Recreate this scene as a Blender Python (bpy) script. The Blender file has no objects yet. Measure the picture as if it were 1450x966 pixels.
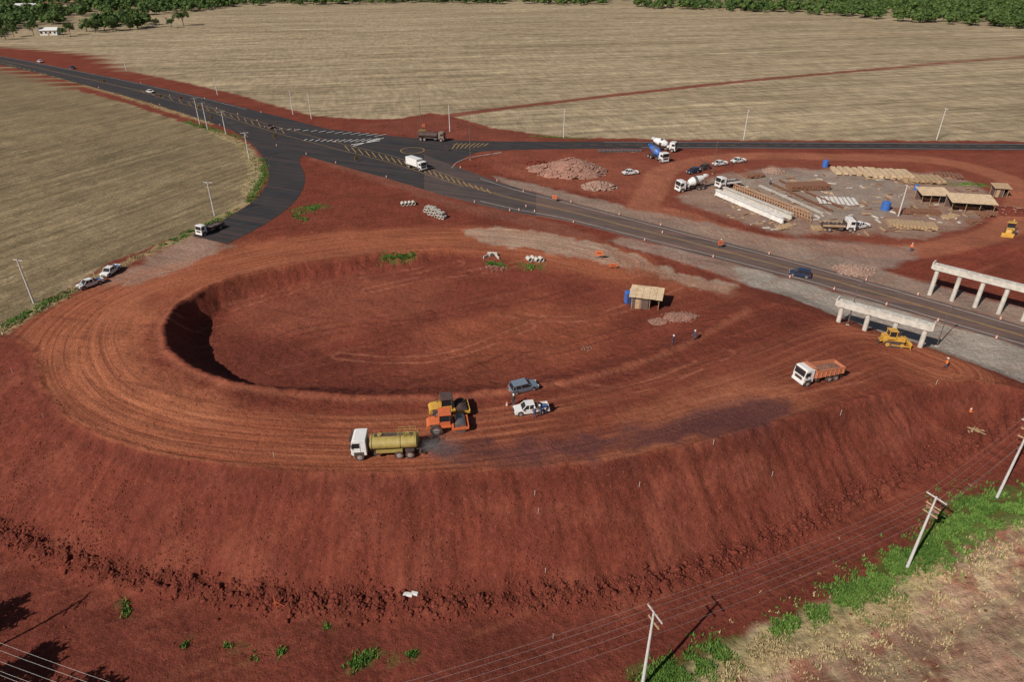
import bpy, bmesh, math, random
import numpy as np
from bisect import bisect_right
from mathutils import Vector, Matrix, geometry
random.seed(7); RNG=np.random.default_rng(7)
scene=bpy.context.scene
COL=scene.collection
# ------------------------------------------------------------------ survey camera
CAMH=55.0; PITCH=math.atan((483+80)/967.0); F=967.0
CP,SP=math.cos(PITCH),math.sin(PITCH)
def W(px,py,z=0.0):
    """ground survey: photo bearing intersected with level z -> plan position"""
    u=(px-725)/F; v=(py-483)/F
    t=(CAMH-z)/(SP+v*CP)
    return (t*u, t*(CP-v*SP))
# ------------------------------------------------------------------ terrain survey points
crest_out=[(-20,478,.2),(20,480,.7),(48,500,1.2),(55,545,1.6),(90,590,2),(150,622,2.3),(250,650,2.6),(400,668,2.9),(560,673,3),(700,668,3),(850,655,3.1),(980,632,3.2),(1100,600,3.2),(1200,572,3),(1300,548,2.5),(1380,540,2),(1460,556,1.6),(1600,600,1.4)]
toe_out=[(-330,560,-2.5),(-200,650,-3.8),(-100,715,-4.7),(0,757,-5.4),(120,805,-5.8),(250,835,-5.8),(390,855,-5.8),(500,862,-5.8),(620,862,-5.8),(760,853,-5.8),(900,838,-5.8),(1020,803,-5.7),(1130,752,-5.4),(1230,703,-5),(1330,655,-4.2),(1450,600,-3),(1650,560,-1)]
crest_in=[(640,350,.5),(560,356,.6),(470,366,.8),(400,376,1.0),(340,390,1.1),(290,408,1.4),(250,432,1.9),(232,465,2.1),(238,495,2.2),(275,522,2.3),(330,542,2.4),(400,553,2.5),(520,561,2.7),(620,560,2.9),(720,550,2.9),(800,538,2.8),(880,518,2.6),(950,492,2.5),(1010,462,2.6),(1050,438,3)]
toe_in=[(650,367,-.5),(570,378,-1),(480,392,-1.5),(405,408,-1.8),(345,424,-1.9),(308,446,-2.2),(287,464,-2.6),(276,490,-2.7),(288,512,-2.6),(322,533,-2.4),(375,549,-2.1),(450,549,-1.3),(520,552,-1),(620,550,-.8),(720,541,-.5),(800,529,-.2),(880,508,0),(940,480,.2),(985,455,.3),(1020,424,.2)]
crest_hw=[(1050,434,3.1),(1085,425,3.4),(1112,429,3.0),(1190,456,2.1),(1240,474,1.9),(1330,500,1.8),(1450,545,1.6),(1600,600,1.4)]
toe_hw=[(1036,410,0),(1080,402,0),(1124,413,0),(1195,448,0),(1246,469,0),(1336,495,0),(1456,540,0),(1610,593,0)]
ground0=[[(-300,60,0),(0,100,0),(160,143,0),(280,182,0),(340,200,0),(372,228,0),(372,258,0),(345,286,0),(300,314,0),(220,347,0),(150,375,0),(60,428,0),(0,464,0),(-150,500,-.3),(-400,520,-1)],
 [(428,228,0),(434,262,0),(412,296,0),(370,326,0),(320,350,0),(230,392,0),(170,400,0)],
 [(640,326,0),(560,332,.1),(470,342,.2),(390,354,.4),(300,374,.6),(230,398,.6)],
 [(150,440,.8),(90,475,1),(100,540,1.6),(180,590,2.1),(330,620,2.5),(560,635,2.9),(760,620,3),(940,590,3),(1100,540,3),(1200,505,2.5)],
 [(860,345,0),(960,372,0),(1025,398,0)],
 [(640,283,0),(800,320,0)],[(700,250,0),(1000,318,0),(1200,372,0)],
 [(700,352,0),(760,356,0),(860,382,0),(950,400,0),(1000,412,0)],
 [(640,245,0),(700,226,0),(900,221,0),(1100,222,0),(1450,226,0),(1900,228,0)],[(480,180,0),(700,197,0),(1000,198,0),(1450,200,0),(1900,202,0)],
 [(950,240,0),(1000,300,0),(1180,345,0),(1300,350,0),(1350,300,0),(1340,245,0)]]
spots=[(600,430,-1.4),(500,440,-1.9),(450,500,-2.2),(390,480,-2.4),(370,450,-2.3),(560,510,-1.6),(700,480,-1),(800,430,-.7),(900,430,-.2),(980,430,.1),(820,400,-.3),(700,395,-.9),(760,390,-.5),(880,470,0),(860,405,-.1),
 (-300,900,-5.8),(0,900,-5.9),(200,920,-5.9),(450,930,-5.9),(700,940,-5.9),(1000,900,-5.6),(1285,805,-5.1),(1450,720,-4.3),(1200,780,-5.4),(1450,660,-3.9),(1650,700,-4),(1450,966,-5.2),(1100,1000,-5.5),
 (1370,348,1.4),(1450,345,2),(1550,342,2.3),(1300,366,.2),(1380,322,.2),(1450,305,.2),(1560,300,.2),(1340,392,0),(1450,425,0),(1560,455,0),(1390,395,0.2),(1480,405,.3),(-400,700,-5.2),(1000,270,0),(1150,300,0),(1250,280,0)]
pts=[]
def dens(line,step=2.5):
    w=[(*W(a,b,c),c) for a,b,c in line]; out=[]
    for p,q in zip(w[:-1],w[1:]):
        n=max(1,int(math.dist(p[:2],q[:2])/step))
        for i in range(n): out.append(tuple(p[k]+(q[k]-p[k])*i/n for k in range(3)))
    out.append(w[-1]); return out
for L in [crest_out,toe_out,crest_in,toe_in,crest_hw,toe_hw]+ground0: pts+=dens(L)
for a,b,c in spots: pts.append((*W(a,b,c),c))
for x in (-4200,-600,-200,0,200,600,4200):
    for y in (4800,600,300,262): pts.append((x,y,0))
for x in (-4200,-300,-120,-40,40,120,300,4200): pts.append((x,-60,-6)); pts.append((x,10,-5.9))
for x in (-4200,-300,300,4200): pts.append((x,60,-4)); pts.append((x,115,0))
# ------------------------------------------------------------------ grid
def grow(a,b,r):
    o=[];v=a
    while v<b:
        v+=max(v*r,0.1); o.append(v)
    return o
xp=list(np.arange(0,72,.23))+list(np.arange(72,190,.55))+grow(190,4000,.06)
xs=np.array([-v for v in xp[:0:-1]]+xp)
ys=np.array(list(np.arange(-40,30,1.0))+list(np.arange(30,102,.23))+grow(102,1000,.0048)+grow(1005,4500,.06))
XL,YL=xs.tolist(),ys.tolist()
r=geometry.delaunay_2d_cdt([Vector((p[0],p[1])) for p in pts],[],[],0,1e-4)
tv=r[0]; zz=[pts[o[0]][2] if o else 0 for o in r[3]]
NX,NY=len(xs),len(ys)
Z=np.zeros((NY,NX))
for f in r[2]:
    A,B,C=[(tv[i].x,tv[i].y,zz[i]) for i in f]
    x0,x1=min(A[0],B[0],C[0]),max(A[0],B[0],C[0]); y0,y1=min(A[1],B[1],C[1]),max(A[1],B[1],C[1])
    i0,i1=np.searchsorted(xs,x0),np.searchsorted(xs,x1,side='right'); j0,j1=np.searchsorted(ys,y0),np.searchsorted(ys,y1,side='right')
    if i1<=i0 or j1<=j0: continue
    gx,gy=np.meshgrid(xs[i0:i1],ys[j0:j1])
    den=(B[1]-C[1])*(A[0]-C[0])+(C[0]-B[0])*(A[1]-C[1])
    if abs(den)<1e-9: continue
    l1=((B[1]-C[1])*(gx-C[0])+(C[0]-B[0])*(gy-C[1]))/den
    l2=((C[1]-A[1])*(gx-C[0])+(A[0]-C[0])*(gy-C[1]))/den
    l3=1-l1-l2; m=(l1>=-1e-6)&(l2>=-1e-6)&(l3>=-1e-6)
    sub=Z[j0:j1,i0:i1]; sub[m]=(l1*A[2]+l2*B[2]+l3*C[2])[m]
for _ in range(4):
    Z[1:-1,:]=.25*Z[:-2,:]+.5*Z[1:-1,:]+.25*Z[2:,:]
    Z[:,1:-1]=.25*Z[:,:-2]+.5*Z[:,1:-1]+.25*Z[:,2:]
def hf(x,y):
    i=min(max(bisect_right(XL,x)-1,0),NX-2); j=min(max(bisect_right(YL,y)-1,0),NY-2)
    a=(x-XL[i])/(XL[i+1]-XL[i]); b=(y-YL[j])/(YL[j+1]-YL[j])
    return float((Z[j,i]*(1-a)+Z[j,i+1]*a)*(1-b)+(Z[j+1,i]*(1-a)+Z[j+1,i+1]*a)*b)
def G(px,py):
    u=(px-725)/F; v=(py-483)/F; d=(u,CP-v*SP,-(SP+v*CP))
    t0=(CAMH-6)/(SP+v*CP); t1=(CAMH+8)/(SP+v*CP)
    n=60; pt=t0; t=t1
    for k in range(n+1):
        t=t0+(t1-t0)*k/n
        if CAMH+d[2]*t<=hf(d[0]*t,d[1]*t):
            a,b=pt,t
            for _ in range(12):
                m=(a+b)/2
                if CAMH+d[2]*m<=hf(d[0]*m,d[1]*m): b=m
                else: a=m
            t=b; break
        pt=t
    x,y=d[0]*t,d[1]*t
    return Vector((x,y,hf(x,y)))
# noise
PT=RNG.random((512,512))
def vn(x,y,s=0):
    x=x+s*17.3; y=y+s*31.7
    xi=np.floor(x).astype(int); yi=np.floor(y).astype(int); fx=x-xi; fy=y-yi
    fx=fx*fx*(3-2*fx); fy=fy*fy*(3-2*fy)
    a=PT[yi%512,xi%512];b=PT[yi%512,(xi+1)%512];c=PT[(yi+1)%512,xi%512];d=PT[(yi+1)%512,(xi+1)%512]
    return (a*(1-fx)+b*fx)*(1-fy)+(c*(1-fx)+d*fx)*fy
def fbm(x,y,o=4,s=0):
    r=0;a=.5;t=0
    for k in range(o):
        r=r+a*vn(x*2**k,y*2**k,s+k*3);t+=a;a*=.5
    return r/t
XX,YY=np.meshgrid(xs,ys); X=XX.ravel(); Y=YY.ravel()
def boxidx(lo,hi):
    i0,i1=np.searchsorted(xs,lo[0]),np.searchsorted(xs,hi[0]); j0,j1=np.searchsorted(ys,lo[1]),np.searchsorted(ys,hi[1])
    return (np.arange(j0,j1)[:,None]*NX+np.arange(i0,i1)[None,:]).ravel()
def sdp(poly):
    P=np.array([p[:2] for p in poly]); idx=boxidx(P.min(0)-12,P.max(0)+12)
    x=X[idx];y=Y[idx]; d=np.full(x.shape,1e9); ins=np.zeros(x.shape,bool)
    for a,b in zip(P,np.roll(P,-1,0)):
        e=b-a; t=np.clip(((x-a[0])*e[0]+(y-a[1])*e[1])/(e@e+1e-9),0,1)
        d=np.minimum(d,(x-a[0]-t*e[0])**2+(y-a[1]-t*e[1])**2)
        if abs(e[1])>1e-9: ins^=((a[1]>y)!=(b[1]>y))&(x<a[0]+e[0]*(y-a[1])/e[1])
    d=np.sqrt(d); return idx,np.where(ins,-d,d)
def sdpoly(poly,big=40):
    out=np.full(X.shape,float(big)); idx,d=sdp(poly); out[idx]=d; return out
def dline(line,maxd=12):
    P=np.array([p[:2] for p in line]); D=np.full(X.shape,1e3); S=np.zeros(X.shape)
    idx=boxidx(P.min(0)-maxd,P.max(0)+maxd)
    x=X[idx];y=Y[idx]; d=np.full(x.shape,1e9); s=np.zeros(x.shape); acc=0; sg=np.ones(x.shape)
    for a,b in zip(P[:-1],P[1:]):
        e=b-a; L=math.sqrt(e@e)+1e-9; t=np.clip(((x-a[0])*e[0]+(y-a[1])*e[1])/(L*L),0,1)
        q=(x-a[0]-t*e[0])**2+(y-a[1]-t*e[1])**2; m=q<d; d[m]=q[m]; s[m]=(acc+t*L)[m]
        sg[m]=np.sign(e[0]*(y-a[1])-e[1]*(x-a[0]))[m]; acc+=L
    D[idx]=np.sqrt(d)*sg; S[idx]=s; return D,S
def cr(pts,n=8):
    pts=[np.array(p,float) for p in pts]; P=[2*pts[0]-pts[1]]+pts+[2*pts[-1]-pts[-2]]; o=[]
    for i in range(1,len(P)-2):
        for k in range(n):
            t=k/n; o.append(.5*((2*P[i])+(-P[i-1]+P[i+1])*t+(2*P[i-1]-5*P[i]+4*P[i+1]-P[i+2])*t*t+(-P[i-1]+3*P[i]-3*P[i+1]+P[i+2])*t**3))
    o.append(P[-2]); return o
def GP(l): return [G(a,b) for a,b in l]
hw_up=[(-150,54),(0,79),(100,98),(200,118),(300,141),(380,161),(470,184),(560,205),(640,234),(720,262),(800,284),(900,310),(1000,336),(1132,371),(1250,404),(1330,427),(1450,462),(1700,534)]
hw_lo=[(-150,62),(0,91),(100,115),(200,142),(300,174),(380,205),(470,231),(560,256),(640,280),(720,299),(800,313),(900,338),(1000,363),(1132,398),(1250,432),(1330,456),(1450,492),(1700,570)]
HU=cr([W(*p) for p in hw_up],8); HL=cr([W(*p) for p in hw_lo],8)
side_up=[(470,183),(540,191),(600,196),(700,200),(900,200.5),(1150,201.5),(1450,203.5),(1800,206)]
side_lo=[(560,238),(640,232),(662,221),(705,213),(900,210),(1150,210.5),(1450,212.5),(1800,215)]
SU=cr([W(*p) for p in side_up]); SL=cr([W(*p) for p in side_lo])
ex_l=[(330,185),(352,200),(372,222),(381,250),(364,280),(322,308),(272,334)]
ex_r=[(470,231),(436,219),(424,227),(432,252),(420,282),(384,312),(322,346)]
EL=cr([W(*p) for p in ex_l]); ER=cr([W(*p) for p in ex_r])
road_sd=np.minimum(np.minimum(sdpoly(HU+HL[::-1]),sdpoly(SU+SL[::-1])),sdpoly(EL+ER[::-1]))
rough=np.clip((road_sd-.3)/2.5,0,1)
loopc=[(870,372),(760,345),(640,337),(500,345),(400,358),(300,380),(200,402),(120,442),(84,500),(115,570),(220,617),(400,640),(600,640),(800,615),(950,580),(1100,535),(1230,490),(1330,520)]
LC=cr(GP(loopc),5)
LD,LS=dline(LC,60)
toeW=cr([W(*p) for p in toe_out],4); TD,TS=dline(toeW,6)
Zf=Z.ravel()
crW=[W(*p) for p in crest_out]; toW=[W(*p) for p in toe_out]
slope_sd=sdpoly(crW+toW[::-1]); slope=np.clip(.5-slope_sd/.7,0,1)
CD,_=dline(crW,8)
inn_sd=sdpoly([W(*p) for p in crest_in]+[W(*p) for p in toe_in][::-1]); 
ID,_=dline([W(*p) for p in crest_in],6)
bowl_sd=sdpoly([W(*p) for p in toe_in]+[W(760,378,0),W(700,366,0)]) ; bowl=np.clip(.5-bowl_sd/3,0,1)
near=(Y<258)
n1=fbm(X*.12,Y*.12,4,1); n2=fbm(X*.7,Y*.7,3,2); n3=fbm(X*2.2,Y*2.2,2,5)
dz=(n1-.5)*.3+(n2-.5)*.24+(n3-.5)*.12
ring=np.clip((8.5-np.abs(LD))/2,0,1)*(1-slope)
rampR=np.clip(.5-sdpoly(GP([(820,580),(960,500),(1080,440),(1240,485),(1300,530),(1200,565),(1000,620)]))/5,0,1)
trn=fbm(LS*.05,LD*1.6,3,9)
dz=dz*(1-.78*ring)+ring*(trn-.5)*.14*(1-.6*rampR)
rill=fbm(LS*.9,LD*.12,3,11)
isl=np.clip(.5-inn_sd/1.0,0,1)
dz=dz+slope*((rill-.5)*.52+(n2-.5)*.26)+isl*(fbm(LS*.8,LD*.3,3,12)-.5)*.55
lip=np.exp(-((np.abs(CD)-.2)/.45)**2)*(np.abs(CD)<100); dz=dz+lip*(.18+.4*(fbm(X*.8,Y*.8,3,88)-.4))
lip2=np.exp(-((np.abs(ID)-.2)/.5)**2)*(np.abs(ID)<100); dz=dz+lip2*(.22+.5*(fbm(X*.8,Y*.8,3,89)-.4))
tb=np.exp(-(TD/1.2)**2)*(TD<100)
dz=dz+tb*(.4+(fbm(X*1.3,Y*1.3,3,14)-.3)*1.5)
for off in (-3.2,2.6,-5.5,4.8,1.2,-1.4):
    w=LD-off-(fbm(LS*.03,LS*0,2,int(off*3)+40)-.5)*5
    dz-=ring*np.exp(-(w/.22)**2)*.08*(1-.6*rampR)
farf=np.clip((420-Y)/200,0,1)
Zf=Zf+dz*rough*np.where(near,1,farf*.5)
Z=Zf.reshape(NY,NX)
# ------------------------------------------------------------------ ground colour
def c(*a): return np.array(a)
RED=c(.170,.040,.0235); REDD=c(.108,.026,.017); ORG=c(.32,.097,.046); TAN=c(.345,.262,.162); GRV=c(.29,.24,.195); GRN=c(.07,.12,.025)
Cc=np.tile(TAN,(X.size,1)); fld=np.ones(X.size); trk=np.zeros(X.size)
def mixc(m,col): 
    i=np.nonzero(m>.002)[0]; mm=m[i][:,None]; Cc[i]=Cc[i]*(1-mm)+mm*col
def mask(poly,soft=1.5,warp=3,s=20,sc=.35):
    o=np.zeros(X.shape); idx,sd=sdp(poly); o[idx]=np.clip(.5-(sd+(fbm(X[idx]*sc,Y[idx]*sc,4,s)-.5)*warp)/soft,0,1); return o
lf=mask([W(*p) for p in [(-900,150),(-300,60),(0,97),(160,141),(280,180),(338,198),(365,222),(368,262),(345,288),(300,314),(220,347),(150,375),(60,428),(0,464),(-150,500),(-900,560)]])
mixc(lf,c(.215,.158,.088))
big=np.clip((fbm(X*.02,Y*.05,3,33)-.45)*5,0,1); mixc(big*.4*(1-lf),c(.25,.185,.11))
bg2=np.clip((fbm(X*.03,Y*.03,4,34)-.47)*5,0,1); mixc(bg2*.45*lf,c(.15,.115,.065))
far=np.clip((Y-840)/60,0,1); mixc(far*np.clip((fbm(X*.01,Y*.006,2,50)-.45)*9,0,1),c(.09,.13,.04))
dirt_px=[(-300,40),(-100,57),(0,66),(90,73),(140,79),(172,98),(240,112),(330,132),(400,152),(440,163),(500,168),(560,168),(610,160),(640,165),(700,182),(800,195),(960,198),(1450,200),(2200,203),(2400,700),(1800,760),(1450,722),(1330,782),(1230,843),(1090,885),(940,962),(900,1200),(-700,1200),(-700,640),(-150,515),(0,464),(60,428),(150,375),(220,347),(300,314),(345,288),(370,258),(368,224),(338,198),(280,180),(160,141),(0,97),(-100,80),(-300,55)]
dm=mask(GP(dirt_px),1.2,3.2)
mixc(dm,RED); fld=fld*(1-dm)
def patch(px,col,a=1,soft=2,warp=4,s=21,sc=.35):
    m=mask(GP(px),soft,warp,s,sc)*a; mixc(m,col); return m
notsl=1-slope
ringm=np.clip((9-np.abs(LD))/3,0,1)*(fbm(X*.1,Y*.1,3,60)*.7+.6); trk=np.clip(ringm*1.3,0,1)*notsl*(1-.55*rampR)
mixc(np.clip(ringm,0,1)*.72*notsl*(1-.6*rampR),ORG)
patch([(300,345),(500,325),(640,325),(860,365),(1000,410),(960,425),(820,395),(640,345),(470,362),(340,385),(230,440),(130,560),(60,540),(60,480),(150,410)],ORG,.55,4,6,22)
patch([(60,500),(120,450),(190,415),(225,440),(215,500),(250,540),(330,570),(300,610),(160,590),(80,550)],c(.40,.14,.068),.55,4,6,26)
patch([(640,560),(960,500),(1080,445),(1230,490),(1200,560),(1000,610),(700,640)],c(.160,.038,.023),.5,4,6,24)
patch([(860,590),(1010,545),(1090,540),(1140,560),(1130,575),(1000,585),(880,610)],c(.36,.125,.062),.55,3,5,25)
patch([(1030,450),(1060,432),(1110,430),(1180,455),(1150,470),(1080,462)],REDD,.5,2,4,48)
mixc(bowl*.6,c(.175,.043,.0255)); 
patch([(330,545),(300,500),(330,480),(420,490),(560,525),(700,535),(500,556)],REDD,.6,6,8,27,.2)
patch([(600,470),(760,420),(880,440),(860,500),(700,530),(600,520)],ORG,.42,6,10,28,.2)
patch([(340,430),(520,395),(640,400),(620,450),(450,480),(330,470)],c(.26,.082,.046),.45,6,8,29,.2)
patch([(640,180),(900,215),(1450,217),(1900,220),(1900,420),(1450,345),(1280,352),(1000,310),(700,245)],c(.21,.058,.034),.8)
patch([(700,235),(800,225),(900,225),(960,240),(940,290),(860,275),(760,262)],c(.25,.078,.045),.6)
rt,_=dline(cr(GP([(905,300),(925,268),(945,240),(1040,222),(1180,222),(1330,228),(1440,262),(1430,320),(1330,350),(1180,352),(1050,335),(960,305),(905,300)]),5),10); mixc(np.clip((4.5-np.abs(rt))/1.5,0,1)*.65,c(.34,.125,.07)); trk=np.maximum(trk,.5*np.clip((4.5-np.abs(rt)),0,1))
patch([(955,278),(1000,252),(1090,236),(1200,241),(1330,245),(1390,262),(1405,290),(1370,320),(1310,338),(1200,330),(1130,335),(1060,318),(1000,300)],c(.29,.20,.15),.85,2.5,5,30)
patch([(1030,255),(1090,240),(1190,243),(1290,262),(1290,300),(1200,315),(1130,312),(1070,275)],GRV,.7,2,5,31)
patch([(1100,338),(1200,343),(1290,350),(1300,365),(1235,385),(1130,365)],GRV,.6,2,4,32)
patch([(690,247),(780,266),(900,296),(1000,315),(1100,338),(1200,368),(1300,398),(1450,438),(1700,505),(1700,536),(1450,463),(1132,372),(900,311),(720,263)],c(.29,.215,.165),.85,1.5,3,34)
patch([(860,341),(960,369),(1045,398),(1150,434),(1250,472),(1450,543),(1700,625),(1700,570),(1450,493),(1250,432),(1132,398),(1000,363),(880,335)],c(.33,.285,.235),.95,1,2,35)
patch([(860,341),(960,369),(1045,398),(1045,375),(1000,363),(880,335)],c(.25,.12,.08),.6,1.5,3,36)
patch([(655,326),(700,321),(790,332),(870,350),(960,385),(1042,402),(1042,420),(980,404),(900,382),(820,366),(740,351),(680,343)],c(.40,.30,.22),.85,1,4.5,37)
patch([(860,352),(960,388),(1042,408),(1042,420),(980,406),(900,388)],c(.26,.11,.065),.55,2,4,47)
patch([(440,190),(640,283),(800,318),(860,342),(800,335),(640,295),(440,225)],c(.22,.085,.055),.6,1.5,3,38)
patch([(170,388),(262,338),(272,330),(325,349),(240,388),(180,408),(140,402)],c(.32,.21,.155),.85,2.5,5,39)
for k,(cx0,cy0) in enumerate([(300,440),(420,520),(520,400),(600,540),(660,390),(760,500),(840,440),(560,460),(900,540),(700,440),(350,905),(760,900),(200,700),(480,470),(620,500),(1010,500),(1100,560)]):
    q=random.uniform(-.35,.35); ln=[(cx0-140,cy0+20+60*q),(cx0-60,cy0+5-20*q),(cx0+20,cy0-5-30*q),(cx0+130,cy0-30+30*q)]
    d,_=dline(cr(GP(ln),5),6); d=np.abs(np.abs(d)-1.0); m=np.clip((.34-d)/.22,0,1); i=np.nonzero(m>0)[0]; m[i]*=np.clip((fbm(X[i]*.3,Y[i]*.3,3,100+k)-.35)*5,0,1); m*=notsl
    mixc(m*.6,REDD if k%2 else c(.36,.13,.075))
wp=[(600,636),(640,652),(720,658),(830,650),(990,622),(1080,603),(1128,585),(1115,570),(1060,565),(1000,577),(930,598),(850,612),(740,622),(640,628)]
wm=mask(GP(wp),2.6,4.5,41,.4); mixc(wm*.8,c(.088,.028,.027)); wet=wm
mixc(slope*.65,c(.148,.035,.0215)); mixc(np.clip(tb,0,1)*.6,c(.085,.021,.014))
dust=np.clip((fbm(X*.18,Y*.3,4,120)-.52)*6,0,1)*slope; mixc(dust*.35,c(.24,.072,.043))
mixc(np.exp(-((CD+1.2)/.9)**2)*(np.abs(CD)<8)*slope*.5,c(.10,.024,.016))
mixc(np.exp(-((np.abs(ID)-1.0)/.7)**2)*(np.abs(ID)<8)*(1-isl)*.45,c(.34,.12,.065))
patch([(-100,800),(400,880),(900,860),(1200,760),(1450,640),(1450,715),(1300,790),(1050,890),(900,1000),(-300,1100)],c(.142,.035,.0225),.8,3,4,42)
bm_=patch([(1450,727),(1385,748),(1340,786),(1240,850),(1180,880),(1090,908),(1010,962),(980,1200),(2200,1200),(2200,800)],c(.33,.20,.13),1,1.5,3,43)
pp=np.clip((fbm(X*.25,Y*.25,4,70)-.5)*8,0,1)*bm_; mixc(pp*.7,c(.23,.078,.05)); pp=np.clip((fbm(X*.5,Y*.5,4,71)-.5)*9,0,1)*bm_; mixc(pp*.65,c(.38,.29,.17))
for ln,w,a,cl in [([(590,170),(700,155),(850,137),(1050,115),(1250,97),(1450,80),(1800,58)],3.0,.95,c(.19,.055,.035)),
  ([(200,112),(330,96),(560,75),(900,60),(1450,44)],1.6,.55,c(.20,.12,.07)),([(250,60),(500,48),(800,36),(1300,48),(1700,60)],1.8,.55,c(.2,.13,.075)),([(860,138),(1000,140),(1450,155),(1700,160)],.9,.45,c(.22,.12,.065)),
  ([(130,100),(300,88),(600,62),(760,45)],1.2,.45,c(.2,.14,.075)),([(0,62),(110,70),(240,62),(330,44)],3,.5,c(.28,.22,.12)),([(330,120),(600,100),(900,92),(1450,66)],1.4,.45,c(.23,.16,.09)),([(420,30),(800,22),(1250,40),(1500,50)],2,.4,c(.22,.16,.09)),
  ([(180,105),(420,85),(760,66),(1200,52)],1.2,.35,c(.22,.15,.09)),([(560,150),(800,120),(1100,100),(1450,72)],1.2,.3,c(.24,.16,.09))]:
    d,_=dline(cr([W(*p) for p in ln],4),15); i=np.nonzero(np.abs(d)<12)[0]; m=np.zeros(X.shape); m[i]=np.clip((w-np.abs(d[i])-(fbm(X[i]*.2,Y[i]*.2,3,80)-.5)*2)/1.0,0,1)*a; mixc(m,cl); fld*=1-m*.6
patch([(600,166),(650,170),(700,183),(800,195),(700,198),(560,190),(480,178)],c(.18,.05,.032),.9,1.5,4,44)
GRASS=[([(1460,712),(1400,722),(1355,748)],3.0,1),([(1355,750),(1320,785),(1275,800),(1240,832),(1195,852)],2.2,1),([(1200,850),(1150,872),(1095,895)],1.4,.6),([(1040,915),(980,945),(920,966)],1.8,.7),
 ([(372,225),(374,250),(352,285)],1.6,.8),([(325,302),(275,326),(232,347)],1.5,.9),([(95,415),(50,438),(10,462)],1.5,.9),([(262,172),(310,187)],1.6,.9),
 ([(425,298),(455,293)],2.4,.6),([(543,366),(583,362)],1.3,.7),([(735,376),(765,380)],1.3,.5),([(418,305),(432,312)],1.5,.3),
 ([(500,942),(528,928)],.9,.6),([(174,852),(180,872)],.45,.5),([(320,915),(360,935)],.6,.3),([(396,924),(408,932)],.5,.4),([(550,935),(590,925)],.6,.4),([(256,918),(268,908)],.35,.3),([(462,888),(468,892)],.3,.3),
 ([(1330,260),(1395,262)],2.0,.5),([(690,372),(712,378)],1.0,.6),([(750,192),(830,197)],1.0,.5),([(285,178),(345,196)],1.2,.5)]
DRY=[([(1330,800),(1260,850),(1190,885),(1090,915),(1010,960)],2.2),([(300,185),(345,205),(362,235),(352,275)],2.0),([(345,290),(250,340),(150,385),(60,435),(0,472)],1.6),([(0,88),(160,132),(300,175)],1.5)]
for lst,cl_,a0,sd_ in ((GRASS,GRN,.8,82),([(l,w,1) for l,w in DRY],c(.36,.28,.14),.7,83)):
    for ln,w,a in lst:
        d,_=dline([G(*p) for p in ln],8); i=np.nonzero(np.abs(d)<8)[0]; m=np.zeros(X.shape); m[i]=np.clip((w-np.abs(d[i])-(fbm(X[i]*.9,Y[i]*.9,4,sd_)-.5)*3.4)/.7,0,1)*a*a0; mixc(m,cl_)
me=bpy.data.meshes.new("ground")
nf=(NX-1)*(NY-1)
me.vertices.add(NX*NY); co=np.empty((NX*NY,3),np.float32); co[:,0]=X; co[:,1]=Y; co[:,2]=Zf; me.vertices.foreach_set("co",co.ravel())
ii=(np.arange(NY-1)[:,None]*NX+np.arange(NX-1)[None,:]).ravel()
fv=np.stack([ii,ii+1,ii+1+NX,ii+NX],1).astype(np.int32)
me.loops.add(nf*4); me.loops.foreach_set("vertex_index",fv.ravel()); me.polygons.add(nf); me.polygons.foreach_set("loop_start",np.arange(0,nf*4,4,dtype=np.int32))
me.update(calc_edges=True)
me.polygons.foreach_set("use_smooth",np.ones(nf,bool))
def fa(name,arr,t='FLOAT'):
    a=me.attributes.new(name,t,'POINT'); a.data.foreach_set({'FLOAT':'value','FLOAT_VECTOR':'vector','FLOAT_COLOR':'color'}[t],arr.astype(np.float32).ravel())
fa("Col",np.concatenate([Cc,np.ones((X.size,1))],1),'FLOAT_COLOR'); fa("fld",fld*(1-lf)); fa("fld2",fld*lf); fa("trk",trk*(1-wet)); fa("slp",np.clip(slope+isl,0,1)); fa("wet",wet)
fa("suv",np.stack([LS,np.clip(LD,-70,70),0*LS],1),'FLOAT_VECTOR')
ground=bpy.data.objects.new("ground",me); COL.objects.link(ground)
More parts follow.
